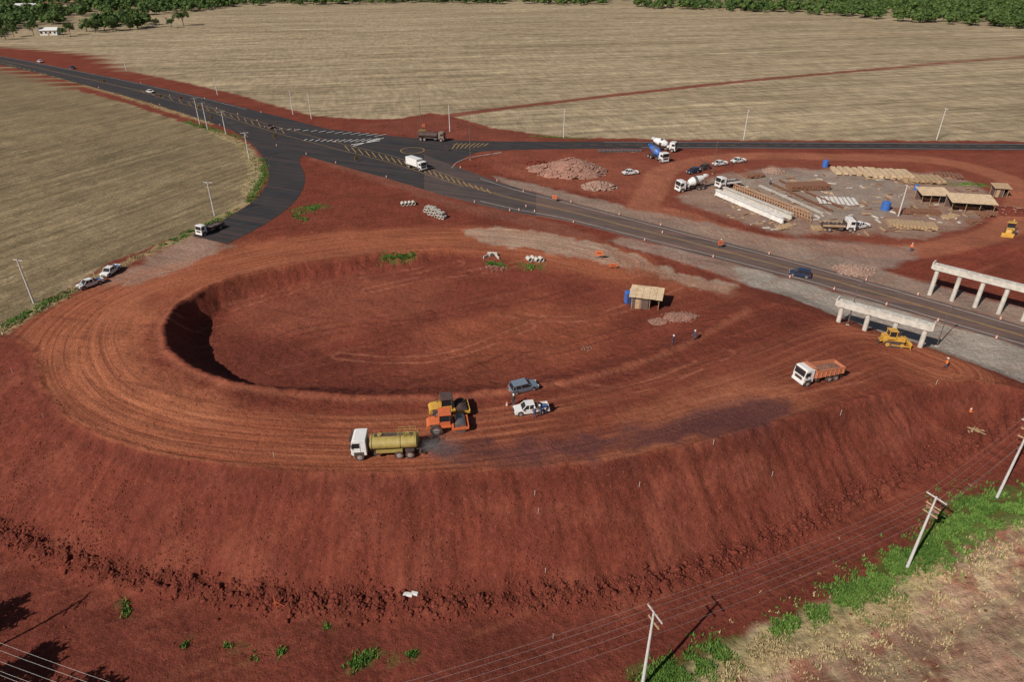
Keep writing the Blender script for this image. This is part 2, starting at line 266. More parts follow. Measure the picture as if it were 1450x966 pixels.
# ------------------------------------------------------------------ node helper
class NT:
    def __init__(s,name):
        s.m=bpy.data.materials.new(name); s.m.use_nodes=True; s.n=s.m.node_tree; s.b=s.n.nodes["Principled BSDF"]
    def lk(s,a,b): s.n.links.new(a,b)
    def put(s,inp,v):
        if hasattr(v,'links'): s.lk(v,inp)
        else: inp.default_value=v
    def attr(s,name,out='Fac'):
        a=s.n.nodes.new("ShaderNodeAttribute"); a.attribute_name=name; return a.outputs[out]
    def math(s,op,a,b=0.,cl=False):
        m=s.n.nodes.new("ShaderNodeMath"); m.operation=op; m.use_clamp=cl; s.put(m.inputs[0],a); s.put(m.inputs[1],b); return m.outputs[0]
    def noise(s,v,sc,det=4,ro=.5):
        t=s.n.nodes.new("ShaderNodeTexNoise"); s.lk(v,t.inputs["Vector"]); t.inputs["Scale"].default_value=sc; t.inputs["Detail"].default_value=det; t.inputs["Roughness"].default_value=ro; return t.outputs["Fac"]
    def map(s,v,scale,rot=0):
        m=s.n.nodes.new("ShaderNodeMapping"); m.vector_type='TEXTURE'; s.lk(v,m.inputs[0]); m.inputs["Scale"].default_value=tuple(1/k for k in scale); m.inputs["Rotation"].default_value=(0,0,rot); return m.outputs[0]
    def rng(s,v,a,b,c=0.,d=1.):
        m=s.n.nodes.new("ShaderNodeMapRange"); s.lk(v,m.inputs[0]); m.inputs[1].default_value=a;m.inputs[2].default_value=b;m.inputs[3].default_value=c;m.inputs[4].default_value=d; return m.outputs[0]
    def mix(s,f,a,b,mode='MIX'):
        m=s.n.nodes.new("ShaderNodeMix"); m.data_type='RGBA'; m.blend_type=mode; s.put(m.inputs[0],f)
        for i,v in ((6,a),(7,b)): s.put(m.inputs[i],v if hasattr(v,'links') else (*v,1))
        return m.outputs[2]
    def gray(s,v):
        m=s.n.nodes.new("ShaderNodeCombineColor"); [s.lk(v,m.inputs[i]) for i in range(3)]; return m.outputs[0]
    def bump(s,h,st,dist):
        b=s.n.nodes.new("ShaderNodeBump"); b.inputs["Strength"].default_value=st; b.inputs["Distance"].default_value=dist; s.lk(h,b.inputs["Height"]); s.lk(b.outputs[0],s.b.inputs["Normal"])
    def pos(s): return s.n.nodes.new("ShaderNodeNewGeometry").outputs["Position"]
g=NT("ground"); P=g.pos(); col=g.attr("Col","Color")
nA=g.noise(P,.13,4,.6); nB=g.noise(P,1.6,6,.68); nC=g.noise(P,6,3,.7)
fd=g.attr("fld"); fd2=g.attr("fld2"); tk=g.attr("trk"); sl=g.attr("slp"); we=g.attr("wet"); suv=g.attr("suv","Vector")
anyf=g.math('ADD',fd,fd2,True)
v=g.math('MULTIPLY',g.rng(nA,.3,.7,.80,1.20),g.rng(nB,.28,.72,.70,1.30))
v=g.math('MULTIPLY',v,g.rng(nC,.3,.7,.80,1.20))
col=g.mix(1.,col,g.gray(v),'MULTIPLY')
t1=g.noise(g.map(suv,(.035,1.3,1)),1,5,.65); t2=g.noise(g.map(suv,(.018,2.6,1)),1,3,.5)
col=g.mix(g.math('MULTIPLY',tk,g.rng(t1,.47,.66,0,.75)),col,(.43,.155,.078))
col=g.mix(g.math('MULTIPLY',tk,g.rng(t2,.54,.66,0,.58)),col,(.115,.029,.019))
notf=g.math('SUBTRACT',1.,anyf,True); flat=g.math('SUBTRACT',notf,g.math('MULTIPLY',sl,.7),True)
sc=g.noise(g.map(P,(.05,.7,.2),.45),1,5,.65)
col=g.mix(g.math('MULTIPLY',flat,g.rng(sc,.52,.72,0,.38)),col,(.31,.105,.058))
sc2=g.noise(g.map(P,(.08,.6,.2),-.35),1,5,.65)
col=g.mix(g.math('MULTIPLY',flat,g.rng(sc2,.54,.72,0,.38)),col,(.085,.022,.015))
r1=g.noise(g.map(suv,(1.5,.16,1)),1,5,.65); col=g.mix(g.math('MULTIPLY',sl,g.rng(r1,.5,.74,0,.48)),col,(.08,.020,.014))
r2=g.noise(g.map(suv,(.7,.35,1)),1.7,4,.65); col=g.mix(g.math('MULTIPLY',sl,g.rng(r2,.54,.74,0,.38)),col,(.26,.08,.048))
cl=g.noise(P,3.2,3,.75); col=g.mix(g.math('MULTIPLY',notf,g.rng(cl,.59,.71,0,.5)),col,(.055,.016,.012))
cl3=g.noise(P,4.1,2,.75); col=g.mix(g.math('MULTIPLY',notf,g.rng(cl3,.61,.72,0,.42)),col,(.38,.155,.10))
f1=g.noise(g.map(P,(.010,.30,1),.23),1,4,.6); f2=g.noise(g.map(P,(.10,1.2,1),.23),1,3,.7); f3=g.noise(g.map(P,(.5,.10,1),.23),1,3,.6); f4=g.noise(g.map(P,(.004,.06,1),.20),1,4,.6)
fv_=g.math('MULTIPLY',g.math('MULTIPLY',g.rng(f1,.3,.7,.66,1.30),g.rng(f2,.3,.7,.74,1.26)),g.math('MULTIPLY',g.rng(f3,.3,.7,.80,1.20),g.rng(f4,.35,.65,.86,1.12)))
col=g.mix(fd,col,g.mix(1.,col,g.gray(fv_),'MULTIPLY'))
h1=g.noise(g.map(P,(.02,.6,1),1.1),1,4,.6); h2=g.noise(g.map(P,(.2,2.5,1),1.1),1,3,.7); h3=g.noise(P,.9,5,.75)
col=g.mix(fd2,col,g.mix(1.,col,g.gray(g.math('MULTIPLY',g.math('MULTIPLY',g.rng(h1,.3,.7,.66,1.34),g.rng(h2,.3,.7,.72,1.28)),g.rng(h3,.3,.7,.8,1.2))),'MULTIPLY'))
g.lk(col,g.b.inputs["Base Color"]); g.lk(g.rng(we,0,1,.95,.82),g.b.inputs["Roughness"]); g.lk(g.rng(we,0,1,.1,.25),g.b.inputs["Specular IOR Level"])
hh=g.math('ADD',nB,g.math('MULTIPLY',nC,.4))
g.bump(hh,1.0,.28); me.materials.append(g.m)
# ------------------------------------------------------------------ materials
def M(name,col,rough=.6,metal=0,dust=.25,var=.15,sc=3,spec=.5,bump=0):
    t=NT(name); P=t.n.nodes.new("ShaderNodeTexCoord").outputs["Object"]
    n=t.noise(P,sc,4,.6); n2=t.noise(P,sc*.45,3,.6)
    cc=t.mix(1.,col,t.gray(t.rng(n,.3,.7,1-var,1+var)),'MULTIPLY')
    if dust: cc=t.mix(t.rng(n2,.35,.75,dust*.3,dust*1.3),cc,(.24,.095,.06))
    t.lk(cc,t.b.inputs["Base Color"]); t.b.inputs["Roughness"].default_value=rough; t.b.inputs["Metallic"].default_value=metal; t.b.inputs["Specular IOR Level"].default_value=spec
    if bump: t.bump(n,bump,.05)
    return t.m
mW=M("white_paint",(.72,.71,.68),.35,dust=.15,var=.06); mGl=M("glass",(.015,.018,.022),.08,dust=.05,var=.05); mTy=M("tyre_rubber",(.022,.02,.02),.9,dust=.35)
mRim=M("rim",(.4,.39,.38),.45,.3,dust=.35); mDk=M("dark_chassis",(.03,.028,.027),.8,dust=.3); mOr=M("orange_paint",(.60,.13,.035),.5,dust=.3); mYe=M("yellow_paint",(.60,.33,.04),.5,dust=.35)
mBed=M("faded_orange_paint",(.55,.19,.09),.6,dust=.35,var=.2)
mTank=M("tank_paint",(.34,.27,.07),.5,dust=.3,var=.2,sc=1.5); mBl=M("blue_paint",(.03,.13,.42),.4,dust=.1); mSil=M("silver_blue_paint",(.20,.26,.33),.3,.3,dust=.12); mNav=M("navy_paint",(.02,.045,.10),.25,.3,dust=.05)
mRed=M("red_light",(.5,.02,.015),.4,dust=.1); mLamp=M("lamp_lens",(.75,.72,.6),.2,dust=.1); mSt=M("steel",(.28,.27,.26),.4,.7,dust=.3); mCon=M("concrete",(.50,.46,.40),.85,dust=.1,var=.22,sc=1.3,bump=.4)
mPole=M("concrete_pole",(.50,.48,.45),.85,dust=.04,var=.15,sc=2); mWood=M("timber",(.40,.27,.15),.85,dust=.15,var=.3); mPly=M("roof_sheet",(.55,.40,.25),.8,dust=.12,var=.25,sc=1.2); mPlyD=M("plywood_wall",(.07,.055,.05),.85,dust=.3,var=.3)
mSoil=M("soil",(.145,.036,.023),.95,dust=0,var=.35,sc=2,spec=.1,bump=.8); mStone=M("rubble",(.32,.22,.17),.9,dust=.45,var=.35); mRust=M("rusty_rebar",(.20,.09,.05),.85,dust=.2,var=.3)
mSkin=M("skin",(.30,.15,.09),.6,dust=0,var=.05); mNavy=M("work_blue",(.035,.05,.12),.8,dust=.1); mShO=M("hi_vis_orange",(.75,.18,.03),.8,dust=.05); mJean=M("trousers",(.05,.06,.10),.85,dust=.2); mBoot=M("boots",(.04,.025,.02),.8,dust=.3); mHelm=M("helmet_white",(.75,.75,.72),.35,dust=.02); mHair=M("hair",(.02,.015,.012),.8,dust=0)
mPW=M("road_white",(.66,.64,.60),.7,dust=.15,var=.15,sc=1); mPY=M("road_yellow",(.46,.28,.07),.7,dust=.25,var=.25,sc=1); mWire=M("wire",(.35,.33,.31),.5,.4,dust=0); mCer=M("ceramic",(.30,.16,.10),.4,dust=0)
def asphalt(name,col,red):
    t=NT(name); P=t.pos(); a=t.noise(P,.25,5,.65); b=t.noise(P,9,4,.7); s=t.noise(t.map(P,(.03,1.1,1),-.42),1,4,.6)
    cc=t.mix(1.,col,t.gray(t.math('MULTIPLY',t.rng(a,.3,.7,.8,1.2),t.rng(b,.3,.7,.8,1.2))),'MULTIPLY')
    cc=t.mix(t.rng(s,.42,.7,0,red),cc,(.22,.11,.075)); t.lk(cc,t.b.inputs["Base Color"]); t.b.inputs["Roughness"].default_value=.85; t.b.inputs["Specular IOR Level"].default_value=.3; t.bump(b,.3,.02); return t.m
mAN=asphalt("asphalt_new",(.024,.024,.026),.22); mAO=asphalt("asphalt_old",(.090,.066,.058),.7); mAM=asphalt("asphalt_worn",(.050,.043,.042),.45)
# ------------------------------------------------------------------ mesh helpers
def E(name,loc,rz=0):
    o=bpy.data.objects.new(name,None); COL.objects.link(o); o.location=loc; o.rotation_euler=(0,0,rz); o.empty_display_size=.3; return o
def fin(name,bm,mat,p=None,smooth=False):
    m=bpy.data.meshes.new(name); bmesh.ops.recalc_face_normals(bm,faces=bm.faces[:]); bm.to_mesh(m); bm.free()
    for k in (mat if isinstance(mat,(list,tuple)) else [mat]): m.materials.append(k)
    if smooth:
        for q in m.polygons: q.use_smooth=True
    o=bpy.data.objects.new(name,m); COL.objects.link(o)
    if p: o.parent=p
    return o
def addbox(bm,s,l,R=None,taper=None,bev=0,mi=0):
    r=bmesh.ops.create_cube(bm,size=1); vs=r['verts']
    for v in vs:
        t=(taper if (taper and v.co.z>0) else (1,1)); v.co=Vector((v.co.x*s[0]*t[0],v.co.y*s[1]*t[1],v.co.z*s[2]))
    fs=set(f for v in vs for f in v.link_faces)
    if bev:
        es=list(set(e for v in vs for e in v.link_edges)); rr=bmesh.ops.bevel(bm,geom=es,offset=bev,segments=2,affect='EDGES',profile=.6)
        vs=list(set(rr['verts'])|set(v for v in vs if v.is_valid)); fs=set(f for v in vs for f in v.link_faces)
    for f in fs: f.material_index=mi
    for v in vs: v.co=((R@v.co) if R else v.co)+Vector(l)
    return vs
def box(p,name,s,l,mat,bev=.02,R=None,taper=None):
    bm=bmesh.new(); addbox(bm,s,l,R,taper,min(bev,min(s)*.3)); return fin(name,bm,mat,p)
AX={'z':Matrix.Identity(3),'y':Matrix.Rotation(math.pi/2,3,'X'),'x':Matrix.Rotation(math.pi/2,3,'Y')}
def addcyl(bm,r,h,l,axis='z',seg=14,r2=None,R=None,mi=0):
    q=bmesh.ops.create_cone(bm,cap_ends=True,segments=seg,radius1=r,radius2=r if r2 is None else r2,depth=h)
    A=R if R else AX[axis]
    for v in q['verts']: v.co=A@v.co+Vector(l)
    for f in set(f for v in q['verts'] for f in v.link_faces): f.material_index=mi
    return q['verts']
def cyl(p,name,r,h,l,mat,axis='z',seg=16,r2=None,R=None):
    bm=bmesh.new(); addcyl(bm,r,h,l,axis,seg,r2,R); return fin(name,bm,mat,p)
def tube(bm,a,b,r,seg=6,r2=None,mi=0):
    a=Vector(a);b=Vector(b);d=b-a; R=d.to_track_quat('Z','Y').to_matrix(); return addcyl(bm,r,d.length,(a+b)/2,seg=seg,r2=r2,R=R,mi=mi)
def prof(p,name,pts,w,mat,l=(0,0,0),bev=.04,topin=0):
    bm=bmesh.new()
    A=[bm.verts.new((x,-w/2,z)) for x,z in pts]; B=[bm.verts.new((x,w/2,z)) for x,z in pts]
    bm.faces.new(A); bm.faces.new(B[::-1])
    n=len(pts)
    for i in range(n): bm.faces.new((A[i],B[i],B[(i+1)%n],A[(i+1)%n]))
    if bev: bmesh.ops.bevel(bm,geom=bm.edges[:],offset=bev,segments=2,affect='EDGES',profile=.6)
    if topin:
        zmin=min(z for _,z in pts); zm=max(z for _,z in pts)
        for v in bm.verts:
            t=(v.co.z-zmin)/(zm-zmin); v.co.y*=1-topin*t
    for v in bm.verts: v.co+=Vector(l)
    return fin(name,bm,mat,p)
def wheels(p,xsl,half,r,w=.25,dual=()):
    k=1
    for x in xsl:
        for s in (-1,1):
            ww=w*2.1 if x in dual else w
            bm=bmesh.new(); addcyl(bm,r,ww,(x,s*(half-ww/2),r),'y',22,mi=0)
            addcyl(bm,r*.58,.03,(x,s*(half+.01),r),'y',14,mi=1); addcyl(bm,r*.18,.08,(x,s*(half+.03),r),'y',8,mi=1)
            fin("wheel_%d"%k,bm,[mTy,mRim],p); k+=1
# ------------------------------------------------------------------ vehicles (+X is forward)
def heading(a,b):
    A=G(*a);B=G(*b); return math.atan2(B.y-A.y,B.x-A.x)
def at(name,px,py,rear=None,front=None,rz=None,s=1):
    h=heading(rear,front) if rear else (rz or 0)
    P=G(px,py); o=E(name,P,h); o.scale=(s,s,s)
    d=1.6; c_,s_=math.cos(h),math.sin(h)
    zx=(hf(P.x+c_*d,P.y+s_*d)-hf(P.x-c_*d,P.y-s_*d))/(2*d); zy=(hf(P.x-s_*d*.5,P.y+c_*d*.5)-hf(P.x+s_*d*.5,P.y-c_*d*.5))/d
    o.rotation_euler=(max(-.15,min(.15,math.atan(zy))),max(-.15,min(.15,-math.atan(zx))),h)
    return o
def car(o,paint,L=4.4,Wd=1.78,kind='suv'):
    Hb=.98 if kind=='suv' else .90; Ht=1.68 if kind=='suv' else 1.46; h=L/2
    tail=-h+.08
    pr=[(h,.34),(h+.02,.62),(h-.12,Hb-.16),(h-1.0,Hb-.02),(-h+.05,Hb),(-h,.62),(-h+.02,.34),(-h+.4,.26),(h-.4,.26)]
    if kind=='sedan': pr[4]=(-h+.1,Hb-.04)
    prof(o,"body",pr,Wd,paint,bev=.07)
    f0=h-1.05; f1=h-1.85; r0=tail+(.0 if kind!='sedan' else .75); r1=r0+(.38 if kind!='sedan' else .6)
    prof(o,"greenhouse",[(f0,Hb-.05),(f1,Ht-.05),(r1,Ht-.05),(r0+.06,Hb-.05)],Wd*.95,mGl,bev=.03,topin=.17)
    box(o,"roof",(f1-r1+.12,Wd*.79,.07),((f1+r1)/2,0,Ht-.02),paint,.03)
    bm=bmesh.new()
    for s in (-1,1):
        yb=s*(Wd*.475+.005); yt=s*(Wd*.395+.01)
        for (xa,xb) in ((f0,f1),(r0+.06,r1),((f0+r0)/2-.05,(f1+r1)/2-.05),((f0+r0)/2-1.0,(f1+r1)/2-.85)):
            if xa>r0-.1: tube(bm,(xa,yb,Hb-.06),(xb,yt,Ht-.03),.045,6)
        tube(bm,(f1,yt,Ht-.01),(r1,yt,Ht-.01),.035,6)
    fin("pillars",bm,paint,o)
    bm=bmesh.new()
    for x in (h-.85,-h+.82):
        for s in (-1,1): addcyl(bm,.42,.02,(x,s*(Wd/2-.002),.40),'y',20)
    fin("wheel_arches",bm,mDk,o)
    wheels(o,[h-.85,-h+.82],Wd/2+.02,.34,.22)
    bm=bmesh.new()
    for s in (-1,1):
        for x in (.35,-.75): addbox(bm,(.015,.012,.5),(x,s*(Wd/2+.002),.72))
    fin("door_seams",bm,mDk,o)
    bm=bmesh.new()
    for s in (-1,1): addbox(bm,(.08,.36,.16),(h-.02,s*(Wd/2-.26),.70))
    fin("headlights",bm,mLamp,o)
    bm=bmesh.new()
    for s in (-1,1): addbox(bm,(.06,.25,.28),(-h+.0,s*(Wd/2-.18),.78))
    fin("tail_lights",bm,mRed,o)
    box(o,"grille",(.05,.8,.16),(h+.015,0,.6),mDk); box(o,"bumper",(.1,Wd*.92,.18),(h+.02,0,.38),mDk); box(o,"rear_bumper",(.1,Wd*.92,.2),(-h-.02,0,.42),mDk)
    bm=bmesh.new()
    for s in (-1,1): addbox(bm,(.14,.2,.14),(f0-.15,s*(Wd/2+.08),Hb+.04))
    fin("mirrors",bm,paint,o)
    box(o,"number_plate",(.02,.4,.12),(-h-.075,0,.55),mW,0)
    return o
def pickup(o,paint=None,load=False):
    paint=paint or mW; Wd=1.82
    prof(o,"body",[(2.6,.42),(2.63,.75),(2.5,.98),(1.55,1.08),(-.55,1.1),(-.55,.36),(2.2,.34)],Wd,paint,bev=.07)
    prof(o,"cabin_glass",[(1.5,1.04),(.85,1.7),(-.35,1.72),(-.58,1.05)],Wd*.94,mGl,bev=.03,topin=.15)
    box(o,"roof",(1.35,Wd*.8,.08),(.25,0,1.73),paint,.03)
    bm=bmesh.new()
    for s in (-1,1):
        for xa,xb in ((1.5,.85),(.45,.3),(-.56,-.36)): tube(bm,(xa,s*.865,1.05),(xb,s*.745,1.72),.05,6)
    fin("pillars",bm,paint,o)
    box(o,"bed_floor",(2.05,Wd-.1,.08),(-1.6,0,.72),mDk,.01)
    for s,n in ((-1,"bed_side_right"),(1,"bed_side_left")): box(o,n,(2.06,.09,.66),(-1.6,s*(Wd/2-.045),.78),paint,.03)
    box(o,"tailgate",(.08,Wd-.2,.56),(-2.61,0,.82),paint,.02); box(o,"bed_front",(.06,Wd-.2,.5),(-.62,0,.85),paint,.01)
    box(o,"rear_bumper",(.16,Wd,.16),(-2.72,0,.5),mDk,.03); box(o,"bumper",(.12,Wd*.95,.22),(2.62,0,.48),mDk,.03); box(o,"grille",(.06,.95,.22),(2.61,0,.8),mDk,.02)
    bm=bmesh.new()
    for s in (-1,1): addbox(bm,(.1,.3,.2),(2.55,s*.72,.84))
    fin("headlights",bm,mLamp,o)
    bm=bmesh.new()
    for s in (-1,1): addbox(bm,(.05,.12,.35),(-2.645,s*.82,.85)); 
    fin("tail_lights",bm,mRed,o)
    bm=bmesh.new()
    for s in (-1,1): addbox(bm,(.14,.22,.2),(1.25,s*1.0,1.15))
    fin("mirrors",bm,mDk,o)
    bm=bmesh.new()
    for x in (1.72,-1.6):
        for s in (-1,1): addcyl(bm,.47,.02,(x,s*(Wd/2-.002),.44),'y',20)
    fin("wheel_arches",bm,mDk,o)
    wheels(o,[1.72,-1.6],Wd/2+.02,.38,.25)
    bm=bmesh.new()
    for s in (-1,1): tube(bm,(-.75,s*.8,1.1),(-.75,s*.7,1.75),.03)
    tube(bm,(-.75,-.7,1.75),(-.75,.7,1.75),.03); fin("roll_bar",bm,mDk,o)
    if load:
        box(o,"tool_box",(.7,1.4,.5),(-1.1,0,1.0),mDk,.02); box(o,"crate",(.6,.6,.35),(-2.0,.3,.95),mBl,.02)
def cab(o,x,paint,stripe=None):
    L=1.75; Wd=2.42
    prof(o,"cab",[(x+L/2,.75),(x+L/2+.04,1.7),(x+L/2-.16,2.75),(x+L/2-.4,2.9),(x-L/2,2.9),(x-L/2,.75)],Wd,paint,bev=.07)
    R=Matrix.Rotation(-math.atan(.2/1.05),3,'Y')
    box(o,"windshield",(.05,2.12,.88),(x+L/2-.055,0,2.2),mGl,.02,R)
    for s in (-1,1):
        box(o,"side_window",(.85,.04,.68),(x+.28,s*(Wd/2+.005),2.15),mGl,.01)
        box(o,"door_seam",(.03,.02,1.7),(x-.22,s*(Wd/2+.008),1.7),mDk,0)
        box(o,"mirror",(.12,.2,.5),(x+L/2+.05,s*(Wd/2+.22),2.2),mDk,.02)
        box(o,"step",(.5,.12,.1),(x+.3,s*(Wd/2-.05),.55),mDk,.01)
        box(o,"headlight",(.06,.42,.2),(x+L/2+.08,s*.88,.82),mLamp,.02)
        box(o,"wheel_arch",(1.15,.05,.55),(x+.02,s*(Wd/2+.008),.95),mDk,.03)
    box(o,"bumper",(.22,2.42,.42),(x+L/2+.02,0,.68),stripe or mDk,.05); box(o,"grille",(.05,1.5,.5),(x+L/2+.035,0,1.3),mDk,.02)
    box(o,"number_plate",(.02,.4,.13),(x+L/2+.14,0,.65),mW,0); box(o,"sun_visor",(.25,2.1,.08),(x+L/2+.02,0,2.74),mDk,.02)
def chassis(o,x0,x1):
    for s in (-1,1): box(o,"chassis_rail",(x1-x0,.12,.28),((x0+x1)/2,s*.42,.88),mDk,.01)
    box(o,"fuel_tank",(.9,.5,.45),(x1-2.6,-.85,.75),mSt,.06); box(o,"battery_box",(.6,.4,.4),(x1-2.6,.9,.75),mDk,.04)
    box(o,"rear_under_bar",(.12,2.2,.12),(x0,0,.6),mDk,.01)
def mud(o,xl):
    for x in xl:
        for s in (-1,1): box(o,"mudguard",(1.05,.55,.05),(x,s*.95,1.08),mDk,.01)
def lathe(o,name,prof_,mat,loc,R,seg=22):
    bm=bmesh.new(); rings=[]
    for (t,r_) in prof_: rings.append([bm.verts.new(R@Vector((t,r_*math.cos(a*2*math.pi/seg),r_*math.sin(a*2*math.pi/seg)))+Vector(loc)) for a in range(seg)])
    for A,B in zip(rings[:-1],rings[1:]):
        for i in range(seg): bm.faces.new((A[i],A[(i+1)%seg],B[(i+1)%seg],B[i]))
    bm.faces.new(rings[0]); bm.faces.new(rings[-1][::-1]); return fin(name,bm,mat,o,False)
mDry=M("dry_soil",(.22,.10,.065),.95,dust=0,var=.3)
def truck(o,body,paint=None,paint2=None,L=8.0):
    paint=paint or mW; h=L/2
    cab(o,h-.95,paint,stripe=paint if body!='tank' else mDk); chassis(o,-h+.1,h-.3)
    ax=[h-.95,-h+2.5,-h+1.25] if body in('tank','dump','mixer','bitumen') else [h-.95,-h+1.6]
    wheels(o,ax,1.22,.5,.28,dual=ax[1:]); mud(o,ax[1:])
    if body in('tank','bitumen'):
        pt=paint2 or mTank; bm=bmesh.new(); x0,x1=-h+.3,h-2.15; n=28; R=[]
        st=[(x0,.75),(x0+.12,1.0)]+[(x0+.12+(x1-x0-.24)*k/5,1.0) for k in range(1,6)]+[(x1,.75)]
        for x,sc_ in st: R.append([bm.verts.new((x,1.16*sc_*math.cos(a*2*math.pi/n),1.85+.80*sc_*math.sin(a*2*math.pi/n))) for a in range(n)])
        for A,B in zip(R[:-1],R[1:]):
            for i in range(n): bm.faces.new((A[i],A[(i+1)%n],B[(i+1)%n],B[i]))
        bm.faces.new(R[0]); bm.faces.new(R[-1][::-1]); fin("tank",bm,pt,o,False)
        for k in range(4):
            xx=x0+.3+(x1-x0-.6)*k/3; bm=bmesh.new()
            q=[bm.verts.new((xx+dx,1.19*math.cos(a*2*math.pi/n),1.85+.83*math.sin(a*2*math.pi/n))) for dx in(-.03,.03) for a in range(n)]
            for i in range(n): bm.faces.new((q[i],q[(i+1)%n],q[n+(i+1)%n],q[n+i]))
            fin("tank_band",bm,mDk if k%2 else pt,o)
        box(o,"walkway",((x1-x0)*.8,.6,.05),((x0+x1)/2,0,2.68),mDk,0)
        for xx in (x0+1.2,x1-1.2): cyl(o,"manhole",.28,.16,(xx,0,2.76),pt)
        bm=bmesh.new()
        for s in (-1,1):
            for xx in np.linspace(x0+.2,x0+2.2,4): tube(bm,(xx,s*.55,2.65),(xx,s*.55,3.3),.03)
            tube(bm,(x0+.2,s*.55,3.3),(x0+2.2,s*.55,3.3),.03); tube(bm,(x0+.2,s*.55,2.98),(x0+2.2,s*.55,2.98),.025)
            tube(bm,(x0-.15,s*.25,.8),(x0-.05,s*.25,3.2),.03)
        for k in range(8): tube(bm,(x0-.12,-.25,.95+k*.28),(x0-.12,.25,.95+k*.28),.022)
        fin("ladder_and_rails",bm,mTank,o)
        for s in (-1,1): box(o,"side_box",((x1-x0)*.55,.3,.3),((x0+x1)/2+.5,s*1.05,1.08),pt,.02)
        cyl(o,"spray_bar",.07,2.3,(-h+.02,0,.75),mSt,'y',8); box(o,"pump",(.5,.7,.5),(-h+.15,0,1.15),mDk,.04)
    if body=='dump':
        pt=paint2 or mOr; x0,x1=-h+.0,h-2.2; Lb=x1-x0
        for s,n in ((-1,"dump_side_right"),(1,"dump_side_left")):
            prof(o,n,[(x0-.1,1.2),(x1,1.2),(x1,2.45),(x0-.1,2.25)],.09,pt,(0,s*1.17,0),.01)
            for k in range(7): box(o,"side_rib",(.1,.09,1.05),(x0+.2+k*(Lb-.4)/6,s*1.25,1.72),pt,.01)
            box(o,"top_rail",(Lb+.1,.14,.12),((x0+x1)/2,s*1.19,2.4),pt,.01,Matrix.Rotation(-.045,3,'Y'))
        box(o,"dump_floor",(Lb,2.25,.12),((x0+x1)/2,0,1.2),pt,.01); box(o,"head_board",(.1,2.25,1.5),(x1,0,1.95),pt,.01); box(o,"cab_guard",(.8,2.2,.08),(x1+.4,0,3.0),pt,.02); box(o,"guard_web",(.08,2.2,.4),(x1+.02,0,2.8),pt,.01)
        box(o,"tailgate",(.1,2.25,1.0),(x0-.12,0,1.72),pt,.02)
        bm=bmesh.new(); bmesh.ops.create_grid(bm,x_segments=14,y_segments=8,size=.5)
        for v in bm.verts:
            u_,w_=v.co.x*2,v.co.y*2; v.co=Vector(((x0+x1)/2+v.co.x*(Lb-.15),v.co.y*2.2,1.85+.35*(1-u_*u_)*(1-w_*w_)**.5+random.uniform(-.07,.07)))
        fin("soil_load",bm,mDry,o)
    if body=='box':
        box(o,"cargo_box",(L-2.15,2.45,2.35),(-1.05,0,2.25),mW,.04)
        for s in (-1,1): box(o,"box_rail",(L-2.1,.05,.12),(-1.05,s*1.235,1.12),mSt,0)
        box(o,"rear_door_seam",(.02,.04,2.2),(-h+.01,0,2.25),mDk,0)
    if body=='mixer':
        R=Matrix.Rotation(.22,3,'Y'); lathe(o,"drum",[(-2.6,.55),(-2.3,.7),(-.6,1.12),(.5,1.15),(1.6,.8),(1.9,.5)],paint2 or mW,(-.9,0,2.35),R)
        lathe(o,"drum_stripe",[(-.5,1.15),(-.2,1.165),(.1,1.165),(.3,1.165)],mSt,(-.9,0,2.35),R)
        bm=bmesh.new(); 
        for s in (-1,1): tube(bm,(-h+.3,s*.7,.9),(-h+.3,s*.4,2.6),.07); tube(bm,(1.3,s*.6,.9),(1.2,s*.4,2.0),.08)
        fin("drum_supports",bm,mDk,o); box(o,"charging_hopper",(.7,.9,.6),(-h+.1,0,3.35),paint2 or mW,.03,taper=(1.3,1.3)); box(o,"chute",(1.2,.45,.1),(-h-.2,.1,1.7),mSt,.02,Matrix.Rotation(-.7,3,'Y'))
        cyl(o,"water_tank",.35,1.6,(1.35,0,1.5),paint2 or mW,'y')
    if body=='flat':
        box(o,"flat_deck",(L-2.1,2.4,.14),(-1.05,0,1.15),mDk,.01); box(o,"head_board",(.08,2.4,1.1),(h-2.1,0,1.7),mDk,.01)
        for s in (-1,1): box(o,"side_board",(L-2.2,.05,.45),(-1.05,s*1.2,1.45),mDk if paint2 is None else paint2,0)
        for k in range(5): box(o,"crossbar_load",(.5,2.0,.35),(-3+k*.9,0,1.42),mSt if k%2 else mDk,.03)
